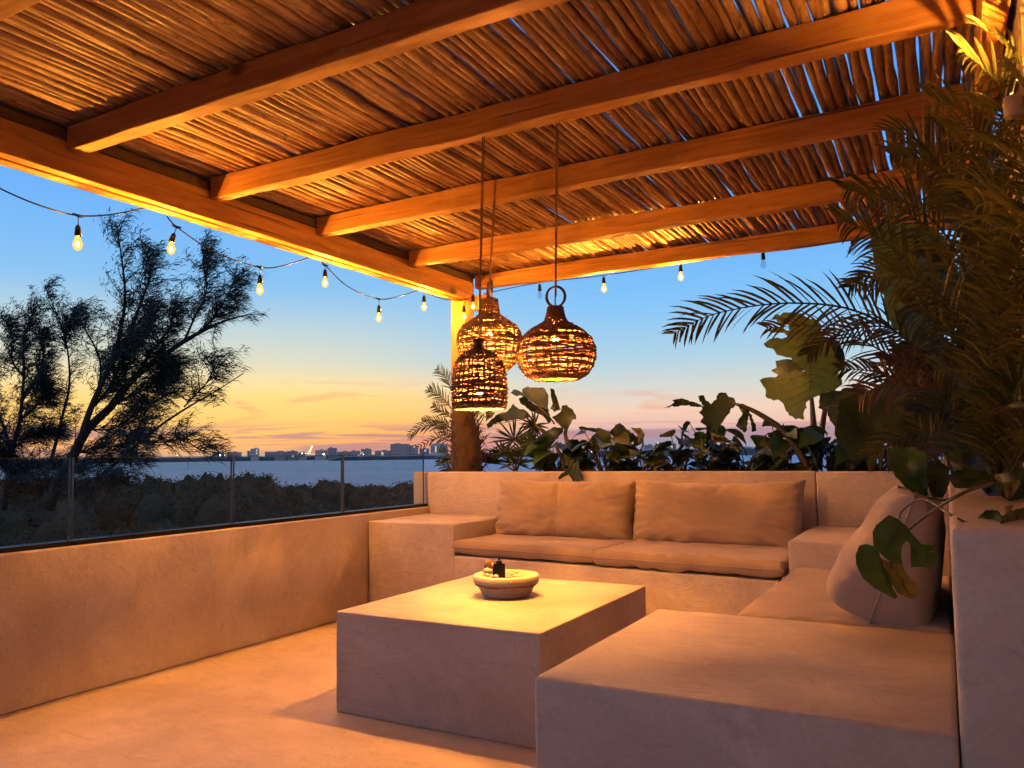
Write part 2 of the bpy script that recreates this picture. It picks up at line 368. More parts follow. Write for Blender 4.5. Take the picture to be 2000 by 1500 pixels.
# shore land on our side: polygon out to the mangrove edge
def polar(az, r): a = math.radians(CYAW + az); return (CPOS.x + r*math.sin(a), CPOS.y + r*math.cos(a))
pts = [polar(az, 124 + 6*math.sin(az*.31)) for az in range(-75, 60, 3)] + [(160, -160), (-200, -160)]
mb = MB(); n = len(pts); mb.add([(x, y, GZ) for x, y in pts] + [(x, y, GZ-.8) for x, y in pts], [tuple(range(n)), tuple(range(n, 2*n))] + [(i, (i+1) % n, n+(i+1) % n, n+i) for i in range(n)])
struct(mb.build('ground', M_GROUND))

# far shore: wooded strip at the horizon
M_SHORE = leafmat('far_shore_trees', (.12, .10, .09, 1), (.20, .165, .15, 1), 0.0, .05)
def shore(name, r, az0, az1, h0, h1, seed, depth=120):
    rs = np.random.RandomState(seed); n = int((az1-az0)/.06); mb = MB(); v = []; f = []
    hh = [h0 + (h1-h0)*(.5+.5*noise.noise(Vector((i*.05, seed, 0)))) + 1.6*noise.noise(Vector((i*.7, seed, 3))) for i in range(n)]
    for i in range(n):
        az = az0 + (az1-az0)*i/(n-1); ta = min(1, min(i, n-1-i)/14)
        x, y = polar(az, r); x2, y2 = polar(az, r+depth)
        v += [(x, y, GZ-.4), (x, y, GZ-.4+max(.8, hh[i]*.8*ta)), (x2, y2, GZ-.4+max(.9, hh[i]*ta)), (x2, y2, GZ-.4)]
    for i in range(n-1):
        for k in range(3): f.append((4*i+k, 4*i+4+k, 4*i+5+k, 4*i+1+k))
    mb.add(v, f); return struct(mb.build(name, M_SHORE))
shore('far_shore', 2600, -48, 45, 11, 19, 3)
shore('headland', 1900, -13.2, -3.0, 9, 13, 9, 80)
shore('right_shore', 1900, 5.0, 46, 15, 22, 5, 90)

# city buildings on the far shore
M_BLD = []
for i, c in enumerate([(.80, .54, .40), (.64, .43, .32), (.88, .63, .47), (.44, .31, .25)]): M_BLD.append(simple('facade_%s' % ['pale', 'grey', 'light', 'slate'][i], c, .8))
M_WIN = simple('dark_window_glass', (.42, .32, .26), .6)
M_WLIT = emit('lit_window', (1, .82, .55, 1), .6)
def vtoz(v, dist, u=1000): return at(u, v, dist).z
def building(u0, u1, vtop, dist, mat, label, cols=0, rows=0, lit=0, roofbox=True, seed=0):
    rs = random.Random(seed); c = at((u0+u1)/2, 885, dist); l = at(u0, 885, dist); r = at(u1, 885, dist)
    wd = (r-l).length; top = at((u0+u1)/2, vtop, dist).z; h = top-(GZ-.4)
    root = empty('building', label, 'building', (c.x, c.y, GZ-.4)); ang = -math.radians(CYAW)
    R_ = Matrix.Translation((c.x, c.y, GZ-.4)) @ Matrix.Rotation(ang + rs.uniform(-.1, .1), 4, 'Z')
    def put(mb, name, mt, par=None):
        me = mb.mesh(name); me.transform(R_); return link(name, me, mt, par or root)
    mb = MB(); dp = max(14, wd*.5); mb.box((-wd/2, -dp/2, 0), (wd/2, dp/2, h)); wall = put(mb, 'wall', mat)
    if roofbox:
        mb = MB(); q = rs.uniform(-.2, .2)*wd; mb.box((q-wd*.15, -dp*.2, h), (q+wd*.15, dp*.2, h+2.6)); put(mb, 'roof', mat)
    if cols:
        for j in range(rows):
            for i in range(cols):
                x0 = -wd/2 + wd*(i+.18)/cols; x1 = -wd/2 + wd*(i+.82)/cols; z0 = h*.30 + (h*.66)*(j+.2)/rows; z1 = h*.30 + (h*.66)*(j+.8)/rows
                mb = MB(); mb.box((x0, -dp/2-.25, z0), (x1, -dp/2-.05, z1)); put(mb, 'window', M_WLIT if rs.random() < lit else M_WIN)
    return root
BL = [(484, 499, 880.5, 2500, 0, 'low pale block left of the small twin topped hotel on the far shore', 3, 2),
      (491, 505, 876, 2450, 2, 'small pale hotel above the second glass panel joint on the far shore', 4, 3),
      (520, 560, 882, 2500, 1, 'long low grey building on the far shore left of the slanted light mast', 8, 1),
      (617, 638, 879, 2450, 0, 'low pale block just right of the slanted light mast', 5, 2),
      (641, 657, 875, 2450, 3, 'dark square tower above the last glass panel joint', 4, 4),
      (706, 725, 877, 2450, 1, 'grey mid rise block between the dark square tower and the big hotel', 4, 3),
      (733, 762, 880, 2450, 1, 'low reddish grey block touching the left of the big hotel', 5, 1),
      (764, 799, 867, 2450, 1, 'widest tall hotel slab on the far shore left of the palm', 9, 5),
      (800, 816, 869.5, 2460, 0, 'narrower wing attached right of the widest hotel slab', 4, 4),
      (842, 874, 866.5, 2450, 2, 'pale striped hotel slab half hidden behind the palm at the post', 8, 1)]
BL += [(417, 436, 884, 2520, 1, 'low block at the left end of the far skyline right of the tree', 4, 1), (446, 470, 883, 2520, 0, 'second low block from the tree on the far skyline', 5, 1),
       (562, 580, 881, 2480, 3, 'narrow dark block left of the light mast', 4, 2), (583, 598, 883.5, 2500, 2, 'tiny pale block at the foot of the light mast', 3, 1),
       (660, 684, 882, 2500, 1, 'low grey block right of the dark square tower', 5, 1), (686, 703, 880.5, 2500, 0, 'small pale block left of the grey mid rise block', 4, 2), (820, 838, 876, 2500, 1, 'grey block in the gap between the two widest hotel slabs', 4, 2)]
for i, (u0, u1, vt, ds, mi, lb, c, r) in enumerate(BL): building(u0, u1, vt, ds, M_BLD[mi], lb, c, r, .03, seed=i)
BR = [(1258, 1275, 869, 'pale block seen right of the folded philodendron leaf'), (1283, 1300, 866, 'pale lit hotel on the far shore above the low leaves'),
      (1302, 1320, 866, 'small grey tower at the left of the drooping torn leaf'), (1384, 1400, 864, 'leftmost of the three grey towers under the arching stem'),
      (1408, 1422, 863, 'middle of the three grey towers under the arching stem'), (1426, 1447, 864, 'rightmost of the three grey towers under the arching stem'),
      (1556, 1572, 861, 'grey tower directly right of the tallest lit tower'), (1575, 1590, 860, 'grey tower just left of the tall leaf stems'),
      (1612, 1630, 866, 'grey tower right of the tall leaf stems'), (1655, 1672, 864, 'grey block glimpsed left of the palm mass')]
for i, (u0, u1, vt, lb) in enumerate(BR): building(u0, u1, vt, 2150, M_BLD[(i*2+1) % 4], lb, 3, 5, .12, seed=40+i)
tw = building(1540, 1553, 841, 2150, M_BLD[1], 'tallest tower on the right shore with a glowing yellow strip', 3, 8, .1, seed=77)
mb = MB(); c0 = at(1526, 885, 2140); c1 = at(1531, 853, 2140); mb.box((c0.x-3, c0.y-3, GZ+12), (c0.x+3.5, c0.y+3, c1.z)); st_ = mb.build('lit_strip', M_CITYY, tw)
# slanted mast of lights
root = empty('light_mast', 'slanted mast of yellow lights on the far shore', 'mast', tuple(at(606, 886, 2400)))
a0, a1 = at(603, 887, 2400), at(611, 870, 2400)
mb = MB(); mb.tube([a0, a1], 1.2, 6); mb.build('pole', M_BLD[3], root)
for k in range(6):
    p = a0.lerp(a1, (k+.6)/6.2)
    for s_ in (-1, 0, 1):
        q = p + Vector((s_*(4.6-k*.55), 0, s_*.3)); mb = MB(); mb.box((q.x-1.2, q.y-2, q.z-.8), (q.x+1.2, q.y-1.4, q.z+.8)); mb.build('lamp', M_CITYY, root)
# shore lamps
SL = [(430, 889), (439, 889), (590, 885.5), (597, 885.5), (632, 887), (710, 888), (1285, 866), (1289, 876), (1296, 872), (1356, 877), (1387, 876), (1437, 878), (1520, 885), (1532, 887), (1541, 885), (1602, 880), (1665, 885), (1680, 883), (1858, 893), (1866, 888), (1876, 892), (1885, 889), (1742, 890), (1350, 883), (1250, 880), (1168, 878), (1156, 882), (346, 889), (24, 893)]
for i, (u, v) in enumerate(SL):
    p = at(u, v, 1800 if i > 5 else 1850); mb = MB(); r_ = [1.9, 1.0, 1.4, .8][i % 4]; mb.lathe([(.05, r_), (r_*.7, r_*.7), (r_, 0), (r_*.7, -r_*.7), (.05, -r_)], 8, p)
    o = mb.build('shore_lamp', M_CITY); thing(o, 'white point of light low on the far shoreline', 'lamp', 'lights along the far shore')

# ------------------------------------------------------------------ numpy leaf cloud
def tri_cloud(name, P0, D, L, Wd, mat, parent=None, bend=0.35, droop=Vector((0, 0, -1))):
    """many bent leaf strips: start P0, direction D, length L, width W (all numpy)"""
    n = len(P0); D = D/np.linalg.norm(D, axis=1, keepdims=True)
    up = RND.normal(size=(n, 3)); S = np.cross(D, up); S /= np.linalg.norm(S, axis=1, keepdims=True)+1e-9
    dr = np.array(droop)[None, :]
    mid = P0 + D*(L*.5)[:, None] + dr*(L*bend*.12)[:, None]
    tip = P0 + D*(L)[:, None] + dr*(L*bend*.55)[:, None]
    w2 = (Wd*.5)[:, None]
    V = np.stack([P0 - S*w2*.5, P0 + S*w2*.5, mid + S*w2, mid - S*w2, tip], 1).reshape(-1, 3)
    b = (np.arange(n)*5)[:, None]
    q = np.concatenate([b+0, b+1, b+2, b+3], 1); t = np.concatenate([b+3, b+2, b+4], 1)
    me = bpy.data.meshes.new(name)
    me.vertices.add(len(V)); me.vertices.foreach_set('co', V.astype(np.float32).ravel())
    loops = np.concatenate([np.concatenate([q, t], 1).ravel()])
    me.loops.add(len(loops)); me.loops.foreach_set('vertex_index', loops.astype(np.int32))
    ls = np.empty((n, 2), np.int32); ls[:, 0] = np.arange(n)*7; ls[:, 1] = ls[:, 0]+4
    me.polygons.add(2*n); me.polygons.foreach_set('loop_start', ls.ravel())
    me.update(calc_edges=True); me.validate()
    return link(name, me, mat, parent)

# mangrove thicket below the terrace
def mangroves():
    mb = MB(); CP = []; 
    for k in range(900):
        az = random.uniform(-48, 12); r = 14 + 104*math.sqrt(random.random())
        if k < 230: r = random.uniform(100, 121)
        x, y = polar(az, r)
        if x > -.6 - .0*y and y < 1.8 and r < 9: continue
        R_ = random.uniform(1.7, 3.2); h = random.uniform(2.4, 3.6) + (.8 if noise.noise(Vector((x*.05, y*.05, 0))) > .1 else 0)
        if r > 100: h = 3.55 + 1.3*max(0, noise.noise(Vector((az*.45, .3, 0))) + .5) + random.uniform(-.3, .3)
        if az < -17 and r > 70 and k < 900: h = random.uniform(4.6, 6.2) * (1 if r > 85 else .9)
        CP.append((x, y, R_, h))
    vs = []; 
    for x, y, R_, h in CP:
        n1, n2 = 9, 5; v = []; f = []
        for j in range(n2+1):
            th = j/n2*PI/2
            for i in range(n1):
                ph = 2*PI*i/n1; q = 1+.28*noise.noise(Vector((x+math.cos(ph)*1.3, y+math.sin(ph)*1.3, th*2)))
                v.append((x+R_*.66*math.cos(th)*math.cos(ph)*q, y+R_*.66*math.cos(th)*math.sin(ph)*q, GZ+h*.35+(h*.6)*math.sin(th)*q))
        for j in range(n2):
            for i in range(n1):
                f.append((j*n1+i, j*n1+(i+1) % n1, (j+1)*n1+(i+1) % n1, (j+1)*n1+i))
        mb.add(v, f)
        cnt = 230 if math.hypot(x-CPOS.x, y-CPOS.y) > 60 else 430
        ph = RND.uniform(0, 2*PI, cnt); th = np.arcsin(RND.uniform(.05, 1, cnt)); rr = RND.uniform(.80, 1.12, cnt)
        vs.append(np.stack([x+R_*np.cos(th)*np.cos(ph)*rr, y+R_*np.cos(th)*np.sin(ph)*rr, GZ+h*.35+h*.65*np.sin(th)*rr], 1))
    core = mb.mesh('mangrove_thicket'); 
    P0 = np.concatenate(vs); n = len(P0); D = RND.normal(size=(n, 3)); D[:, 2] = np.abs(D[:, 2])*.8
    o = tri_cloud('mangrove_thicket', P0, D, RND.uniform(.20, .50, n), RND.uniform(.08, .18, n), M_MANG, None, .3)
    bm = bmesh.new(); bm.from_mesh(o.data); bm.from_mesh(core); bm.to_mesh(o.data); bm.free()
    stuff(o)
mangroves()

# ------------------------------------------------------------------ casuarina trees
FR = lambda ox, oy, s: (lambda pts: [(ox+x/s, oy+y/s) for x, y in pts])
F_ = lambda pts: [(x/2.5865, 400+(y*.945+66)/2.5865) for x, y in pts]
def smooth_path(pts, n):
    """catmull-rom through 3D points"""
    P_ = [pts[0]] + list(pts) + [pts[-1]]; out = []
    segs = len(pts)-1
    for s_ in range(segs):
        p0, p1, p2, p3 = P_[s_:s_+4]
        k = max(2, n//segs)
        for i in range(k):
            t = i/k
            out.append(.5*((2*p1)+(p2-p0)*t+(2*p0-5*p1+4*p2-p3)*t*t+(-p0+3*p1-3*p2+p3)*t**3))
    out.append(Vector(pts[-1])); return out
def casuarina(label, branches, dist, seed, basept):
    rs = random.Random(seed)
    base = at(*basept, dist); root = empty('casuarina_tree', label, 'tree', (base.x, base.y, GZ))
    mb = MB(); P0 = []; DD = []; LL = []
    rt = Vector((math.cos(math.radians(CYAW)), -math.sin(math.radians(CYAW)), 0)); fw = Vector((-rt.y, rt.x, 0))
    wind = rt*.8 + Vector((0, 0, .12))
    def tuft(p, k, sz, dirv):
        for _ in range(k):
            dv = (dirv*.55 + wind*.75 + Vector((rs.gauss(0, .42), rs.gauss(0, .42), rs.gauss(.42, .38))))
            P0.append(p + Vector((rs.gauss(0, .10), rs.gauss(0, .10), rs.gauss(0, .10)))*sz); DD.append(dv); LL.append(sz*rs.uniform(.22, .50))
    for bi, (pts, r0, dens, dz0, dz1, f0) in enumerate(branches):
        n = len(pts); P3 = [at(u, v, dist + dz0 + (dz1-dz0)*i/(n-1)) for i, (u, v) in enumerate(F_(pts))]
        path = smooth_path(P3, 26); m_ = len(path)
        mb.tube(path, [max(.014, .72*r0*(1-i/(m_-1)*.9)) for i in range(m_)], 7)
        # twigs
        for i in range(int(m_*f0), m_):
            fr_ = i/(m_-1); cnt = int(dens*.45*(1.0 if fr_ < .85 else 1.2) + rs.random())
            tdir = (path[min(i+1, m_-1)]-path[max(i-1, 0)]).normalized()
            for _ in range(cnt):
                ln = rs.uniform(.4, 1.4)*(1.0-.35*fr_); dv = (tdir*rs.uniform(.3, 1) + Vector((rs.gauss(0, .6), rs.gauss(0, .6), rs.gauss(.15, .5)))).normalized()
                q = path[i]; tp = [q]
                for s_ in range(4): 
                    dv = (dv + wind*.16 + Vector((rs.gauss(0, .12), rs.gauss(0, .12), rs.gauss(.05, .1)))).normalized(); q = q + dv*ln/4; tp.append(q)
                mb.tube(tp, [.022, .018, .013, .009, .005], 3, caps=False)
                for s_ in range(1, 5): tuft(tp[s_], 11, .8, dv)
    mb.build('trunk', M_TRUNK, root, True)
    n = len(P0); P0 = np.array([tuple(p) for p in P0]); DD = np.array([tuple(p) for p in DD]); LL = np.array(LL)
    cr = tri_cloud('crown', P0, DD, LL, RND.uniform(.016, .030, n), M_CAS, root, 1.15)
    cr['kind'] = 'stuff'
    return root
DC = 24.0
casuarina('large dark windswept casuarina with leaning trunk and long bare right limb', [
    ([(240,1560),(300,1400),(370,1270),(440,1130),(560,1010),(650,880),(780,770),(930,660),(1050,590),(1150,545),(1260,515)], .26, 2.0, 0, 1.5, .36),
    ([(1000,620),(1080,530),(1140,430),(1190,310)], .06, 4.4, 1.2, 2, .1),
    ([(930,660),(980,540),(1040,400),(1030,270),(1025,185)], .06, 4.6, 1.2, .2, .2),
    ([(400,1210),(450,1040),(520,870),(580,720),(612,580),(632,420),(615,220),(590,50)], .15, 5.4, 0, -1.2, .28),
    ([(560,800),(660,600),(720,430),(760,300),(735,185)], .09, 5.6, -.5, .8, .1),
    ([(640,890),(620,760),(680,640),(740,560),(760,480)], .09, 6.0, .3, 2, .1),
    ([(700,830),(760,720),(850,600),(880,500)], .08, 5.4, .6, -1, .1),
    ([(780,770),(840,800),(800,860)], .06, 5, .8, 0, .1),
    ([(560,1010),(680,940),(780,900),(840,840)], .08, 5.5, 0, 1.6, .1),
    ([(330,1480),(440,1430),(560,1335),(700,1200),(850,1080),(1000,980),(1100,920),(1230,830)], .10, 1.1, -.5, -1.8, .22),
    ([(930,1010),(1010,920),(1080,830),(1060,770)], .035, 2.4, -1.4, -2, .1),
    ([(700,1200),(820,1200),(920,1190),(1030,1250)], .04, 2.6, -.8, -2, .1),
    ([(640,1250),(700,1120),(760,1000),(880,930)], .05, 2.6, -.8, .5, .1),
    ([(420,1130),(500,900),(500,740),(430,600),(395,520)], .08, 2.6, 0, 1.6, .25),
    ([(470,1010),(560,900),(600,800),(660,700)], .07, 5.5, .2, -1, .1),
    ([(440,1130),(560,1130),(640,1080),(680,1030)], .05, 3.2, 0, 1.4, .1),
    ([(300,1400),(420,1330),(560,1290),(700,1290)], .05, 3.2, 0, 1.4, .1), ([(280,1450),(420,1440),(560,1400)], .05, 5.0, 0, -1.4, .1), ([(370,1270),(480,1230),(600,1220),(660,1180)], .05, 5.0, 0, 1, .1),
], DC, 3, (90, 985))
casuarina('dark bushy casuarina at the left edge beside the large leaning one', [
    ([(20,1560),(60,1260),(100,1080),(120,850),(120,650),(170,490)], .14, 5.2, 1, 0, .15),
    ([(200,1500),(270,1250),(310,1080),(350,900),(340,700),(290,520),(230,380)], .10, 3.6, 1, 2, .2),
    ([(110,980),(180,860),(220,740),(200,620)], .08, 6.0, .8, 1.6, .1),
    ([(60,1260),(20,1120),(-40,960),(-40,820)], .09, 4.2, 1, 2.4, .1),
    ([(100,1080),(190,1000),(230,960),(200,880)], .07, 5.5, 1, 0, .1),
    ([(70,1200),(160,1160),(260,1160)], .06, 5.0, 1, 1.6, .1),
    ([(120,850),(60,760),(60,640),(40,560)], .06, 4.6, .6, 1.4, .1),
    ([(330,700),(330,600),(370,520)], .05, 4.2, 1.8, 1, .1),
    ([(60,1300),(-20,1240),(-80,1150)], .06, 4.6, 1.0, .4, .1), ([(30,1450),(120,1360),(230,1330),(330,1340)], .05, 6, 1, 2, .1), ([(20,1480),(60,1400),(20,1330),(-40,1300)], .05, 6, 1, 2, .1), ([(40,1500),(160,1450),(260,1440)], .05, 6, 1, 0, .1),
], DC+2.5, 8, (10, 985))

# ================================================================== TERRACE
mb = MB(); mb.box((-.17, -9.5, -.35), (6.2, 1.05, 0)); struct(mb.build('terrace_floor', M_FLOOR))
mb = MB(); mb.box((-.12, -9.3, GZ), (6.1, 1.0, -.36)); thing(mb.build('lower_storey', M_STUCCO), 'plain stuccoed storey of the house below the terrace', 'building')
def block(name, label, cat, poly, z0, z1, mat=M_CON, w=.013):
    me = prism(poly, z0, z1, w); o = link(name, me, mat, None, True)
    for p in me.polygons: p.use_smooth = True
    md = None
    try:
        me.set_sharp_from_angle(angle=math.radians(40))
    except Exception: pass
    return thing(o, label, cat)
# left parapet with balustrade channel
block('parapet_wall', 'long plastered parapet wall under the glass balustrade on the left', 'wall', rectp(-.17, -9.5, 0, .02), .001, .729)
block('planter_wall', 'plastered planter wall behind the back sofa, below the foliage', 'wall', rectp(-.17, .023, 3.045, .16), .001, 1.015)
block('planter_wall', 'short right stretch of the back planter wall beyond the vertical joint', 'wall', rectp(3.049, .014, 3.80, .16), .001, 1.012)
block('side_planter_wall', 'grey plastered right hand wall with a flat coping, nearest the camera', 'wall', rectp(3.80, -3.47, 4.057, -2.12), .001, .98, w=.016)
block('side_planter_wall', 'narrow plastered wall behind the leaning cushion, running back to the corner', 'wall', rectp(3.80, -2.117, 3.93, .012), .001, .98)
block('planter_outer_wall', 'outer rear wall of the planter box beyond the plants', 'wall', rectp(-.17, .92, 5.6, 1.04), .001, .93)
block('planter_outer_wall', 'outer right wall of the planter box behind the palm', 'wall', rectp(5.48, -1.49, 5.6, .915), .001, .93)
mb = MB(); mb.box((-.15, .163, .6), (5.47, .918, .93)); mb.box((3.933, -1.494, .6), (5.47, .1625, .93)); mb.box((3.933, -2.117, .6), (4.0565, -1.496, .93)); stuff(mb.build('soil', M_SOIL), 'dark soil filling the planters')
# sofa masonry
block('armrest_block', 'square plastered armrest block at the left end of the back sofa', 'armrest', rectp(.004, -.785, .770, .02), .001, .672)
block('sofa_base', 'long plastered base under the back sofa cushions', 'sofa base', [(.773, -.80), (3.12, -1.02), (3.12, .010), (.773, .010)], .001, .455)
block('corner_block', 'raised plastered corner block right of the back sofa cushions', 'corner table', [(3.035, -1.0), (3.797, -1.04), (3.797, .010), (3.035, .010)], .458, .672)
block('bench_base', 'plastered base of the right hand bench under its seat pad', 'bench', rectp(3.075, -2.402, 3.797, -1.043), .001, .455)
block('foreground_bench', 'wide grey plastered block in the right foreground', 'bench', rectp(2.778, -3.47, 3.797, -2.405), .001, .541, w=.016)
block('coffee_table', 'square plastered coffee table carrying the bowl', 'table', rectp(1.329, -2.63, 2.373, -1.396), .001, .449, w=.007)

# glass balustrade
root = empty('glass_balustrade', 'frameless clear glass balustrade in a black channel on the left parapet', 'balustrade', (-.075, -3, .73))
mb = MB(); mb.box((-.10, -9.4, .7295), (-.018, .018, .752)); mb.build('base_channel', M_BLACK, root)
joints = [-9.3, -7.05, -5.05, -3.035, -2.018, -1.012, .004]
for i in range(len(joints)-1):
    y0, y1 = joints[i]+.011, joints[i+1]-.011
    mb = MB(); mb.box((-.050, y0, .7525), (-.038, y1, 1.163)); gp = mb.build('glass_panel', M_GLASS, root)
    mb = MB()
    for yy in (y0-.0035, y1+.0005): mb.box((-.0505, yy, .7525), (-.0375, yy+.003, 1.1635))
    mb.box((-.0505, y0, 1.1632), (-.0375, y1, 1.1655)); mb.build('polished_edge', M_GEDGE, gp)

# ------------------------------------------------------------------ cushions
def cushion_mesh(w, h, t, p=5.0, q=.33, wr=.006, seed=0, sag=0.0, nx=64, ny=40, pinch=.02, edge=.15, crease=None, slump=0.0):
    V = []; F = []; idx = {}
    def prof(a, b):
        e = max(0.0, (1-abs(a)**p)*(1-abs(b)**p)); return edge*min(1, e*12)**.5 + (1-edge)*e**q
    for side in (1, -1):
        for j in range(ny+1):
            for i in range(nx+1):
                a = -1+2*i/nx; b = -1+2*j/ny
                a = math.sin(a*PI/2)*.45+a*.55; b = math.sin(b*PI/2)*.45+b*.55
                bd = i in (0, nx) or j in (0, ny)
                if bd and side == -1: idx[(side, i, j)] = idx[(1, i, j)]; continue
                x = a*w/2*(1-pinch*(abs(b)**3)*.0-pinch*(1-b*b)*(abs(a)**2)*.0) ; y = b*h/2
                x *= 1+pinch*(abs(b)**4-.5); y *= 1+pinch*(abs(a)**4-.5)
                T = t/2*prof(a, b)
                if slump: T = t/2*(prof(a, b)**(1+.55*slump*min(0, b)))*(1-.34*slump*b)
                n1 = noise.noise(Vector((a*2.2+seed, b*1.8, side))); n2 = noise.noise(Vector((a*7+seed, b*6, side*3)))
                ed = max(abs(a), abs(b))**5
                wrk = noise.noise(Vector((math.atan2(b, a)*9+seed, max(abs(a), abs(b))*1.5, side)))*ed
                T *= 1+.10*n1
                if crease is not None: T -= .022*math.exp(-((a-crease-.02*n2)/.022)**2)*(1 if T > .03 else 0)
                T += wr*(n2*.7 + wrk*3.6)*(0 if bd else 1)
                y2 = y - sag*(1-a*a)*(b > 0)*b + wr*1.3*noise.noise(Vector((a*5+seed, b*2, 9)))*(abs(b)**3)
                idx[(side, i, j)] = len(V); V.append((x, y2, side*max(0, T)))
    for side in (1, -1):
        for j in range(ny):
            for i in range(nx):
                q4 = [idx[(side, i, j)], idx[(side, i+1, j)], idx[(side, i+1, j+1)], idx[(side, i, j+1)]]
                F.append(q4 if side == 1 else q4[::-1])
    me = bpy.data.meshes.new('cushion'); me.from_pydata(V, [], F); me.update(); return me, V, idx, nx, ny
def cushion(name, label, w, h, t, M_, mat, **kw):
    root = empty(name, label, 'cushion', tuple(M_.to_translation()))
    me, V, idx, nx, ny = cushion_mesh(w, h, t, **kw); me.transform(M_); link('cover', me, mat, root, True)
    loop = [idx[(1, i, 0)] for i in range(nx+1)] + [idx[(1, nx, j)] for j in range(1, ny+1)] + [idx[(1, i, ny)] for i in range(nx-1, -1, -1)] + [idx[(1, 0, j)] for j in range(ny-1, 0, -1)]
    mb = MB(); mb.tube([M_ @ Vector(V[i]) for i in loop], .0035, 5, closed=True); mb.build('piping', mat, root, True)
    return root
def place(c, ex, ey):
    ex = Vector(ex).normalized(); ey = Vector(ey); ey = (ey-ex*ey.dot(ex)).normalized(); ez = ex.cross(ey)
    m_ = Matrix((ex, ey, ez)).transposed().to_4x4(); m_.translation = Vector(c); return m_
cushion('back_cushion', 'left taupe back cushion on the back sofa with a centre crease', 1.09, .44, .29, place((1.335, -.20, .745), (1, -.02, 0), (0, .22, 1)), M_FAB, crease=.0, seed=2.1, wr=.011, sag=.016, q=.40, p=3.6, pinch=.035, edge=.10)
cushion('back_cushion', 'right taupe back cushion on the back sofa, next to the corner block', 1.12, .44, .30, place((2.445, -.21, .742), (1, -.03, 0), (0, .22, 1)), M_FAB, seed=8.7, wr=.011, sag=.018, q=.40, p=3.6, pinch=.035, edge=.10)
sl = Vector((1, -.094, 0))
cushion('seat_cushion', 'left taupe seat pad on the back sofa beside the armrest block', 1.125, .76, .098, place((1.345, -.462, .514), sl, (0, 1, 0)), M_FAB, seed=4, p=14, q=.24, wr=.003, pinch=.004, edge=.42)
cushion('seat_cushion', 'right taupe seat pad on the back sofa with a crumpled right end', 1.15, .80, .100, place((2.475, -.567, .514), sl, (0, 1, 0)), M_FAB, seed=6, p=14, q=.24, wr=.006, pinch=.004, edge=.42)
cushion('seat_cushion', 'taupe seat pad on the right bench under the leaning cushion', .715, 1.35, .088, place((3.433, -1.722, .4995), (1, 0, 0), (0, 1, 0)), M_FAB, seed=9, p=12, q=.2, wr=.003, pinch=.004, edge=.55)
cushion('leaning_cushion', 'pale beige cushion leaning on the right wall behind the hanging leaf', 1.0, .47, .32, place((3.618, -1.865, .768), (0, 1, 0), (.36, .0, 1)), M_FAB2, seed=13, wr=.0035, p=4.0, q=.40, pinch=.02, edge=.22, slump=1.0)

# ------------------------------------------------------------------ bowl with sand, stones, bottle
BC = Vector((1.845, -1.96, .4495))
root = empty('bowl', 'round pale plaster bowl with a brown band on the coffee table', 'bowl', tuple(BC))
mb = MB(); mb.lathe([(r_*.93, z_*.96) for r_, z_ in [(.0, 0), (.105, 0), (.125, .006), (.150, .045), (.163, .066), (.172, .070), (.176, .074), (.177, .104), (.172, .110), (.145, .112), (.138, .106), (.132, .085), (.0, .080)]], 56, BC); mb.build('body', M_BOWL, root, True)
mb = MB(); ring = [BC + Vector((math.cos(2*PI*k/56)*(.154+.002*math.sin(k*.9)), math.sin(2*PI*k/56)*(.154+.002*math.sin(k*.9)), .063+.0035*math.sin(k*.55))) for k in range(56)]
mb.tube(ring, .0062, 6, closed=True); mb.build('band', M_BAND, root, True)
mb = MB(); pr_ = [(.0, .094), (.05, .095), (.09, .092), (.124, .088)]; mb.lathe(pr_, 40, BC); me = mb.mesh('sand')
for v in me.vertices: v.co.z += .006*noise.noise(v.co*22)
link('sand', me, M_SAND, root, True)
def blob(name, c, r, mat, label, cat, group=None, seed=0, parent=None, fl=.7):
    bm = bmesh.new(); bmesh.ops.create_icosphere(bm, subdivisions=2, radius=1)
    for v in bm.verts:
        q = 1+.35*noise.noise(v.co*1.6+Vector((seed, seed*2, 0))); v.co = Vector((v.co.x*r*q, v.co.y*r*q*.85, v.co.z*r*q*fl)) + Vector(c)
    me = bpy.data.meshes.new(name); bm.to_mesh(me); bm.free(); o = link(name, me, mat, parent, True)
    if label: thing(o, label, cat, group)
    return o
rs = random.Random(4)
for k in range(15):
    a_ = rs.uniform(0, 2*PI); r_ = .115*math.sqrt(rs.random()); sz = rs.uniform(.007, .014)
    p = BC + Vector((math.cos(a_)*r_, math.sin(a_)*r_, .101+sz*.4)); blob('pebble', p, sz, M_SHELL, 'small pale pebble lying in the sand of the plaster bowl', 'pebble', 'pebbles in the bowl', k*3.3)
blob('pebble', BC+Vector((.005, -.108, .109)), .013, M_SHELL, 'whitest pebble right in front of the black bottle', 'pebble', None, 71)
blob('pebble', BC+Vector((-.02, -.112, .107)), .009, M_SHELL, 'small white pebble at the front left foot of the black bottle', 'pebble', None, 75)
blob('stone', BC+Vector((-.118, .045, .135)), .034, M_ROCK, 'ribbed brown stone propped on the left rim of the bowl', 'stone', None, 5, fl=.95)
blob('stone', BC+Vector((-.12, .025, .112)), .024, M_SHELL, 'pale stone under the ribbed brown stone', 'stone', None, 15)
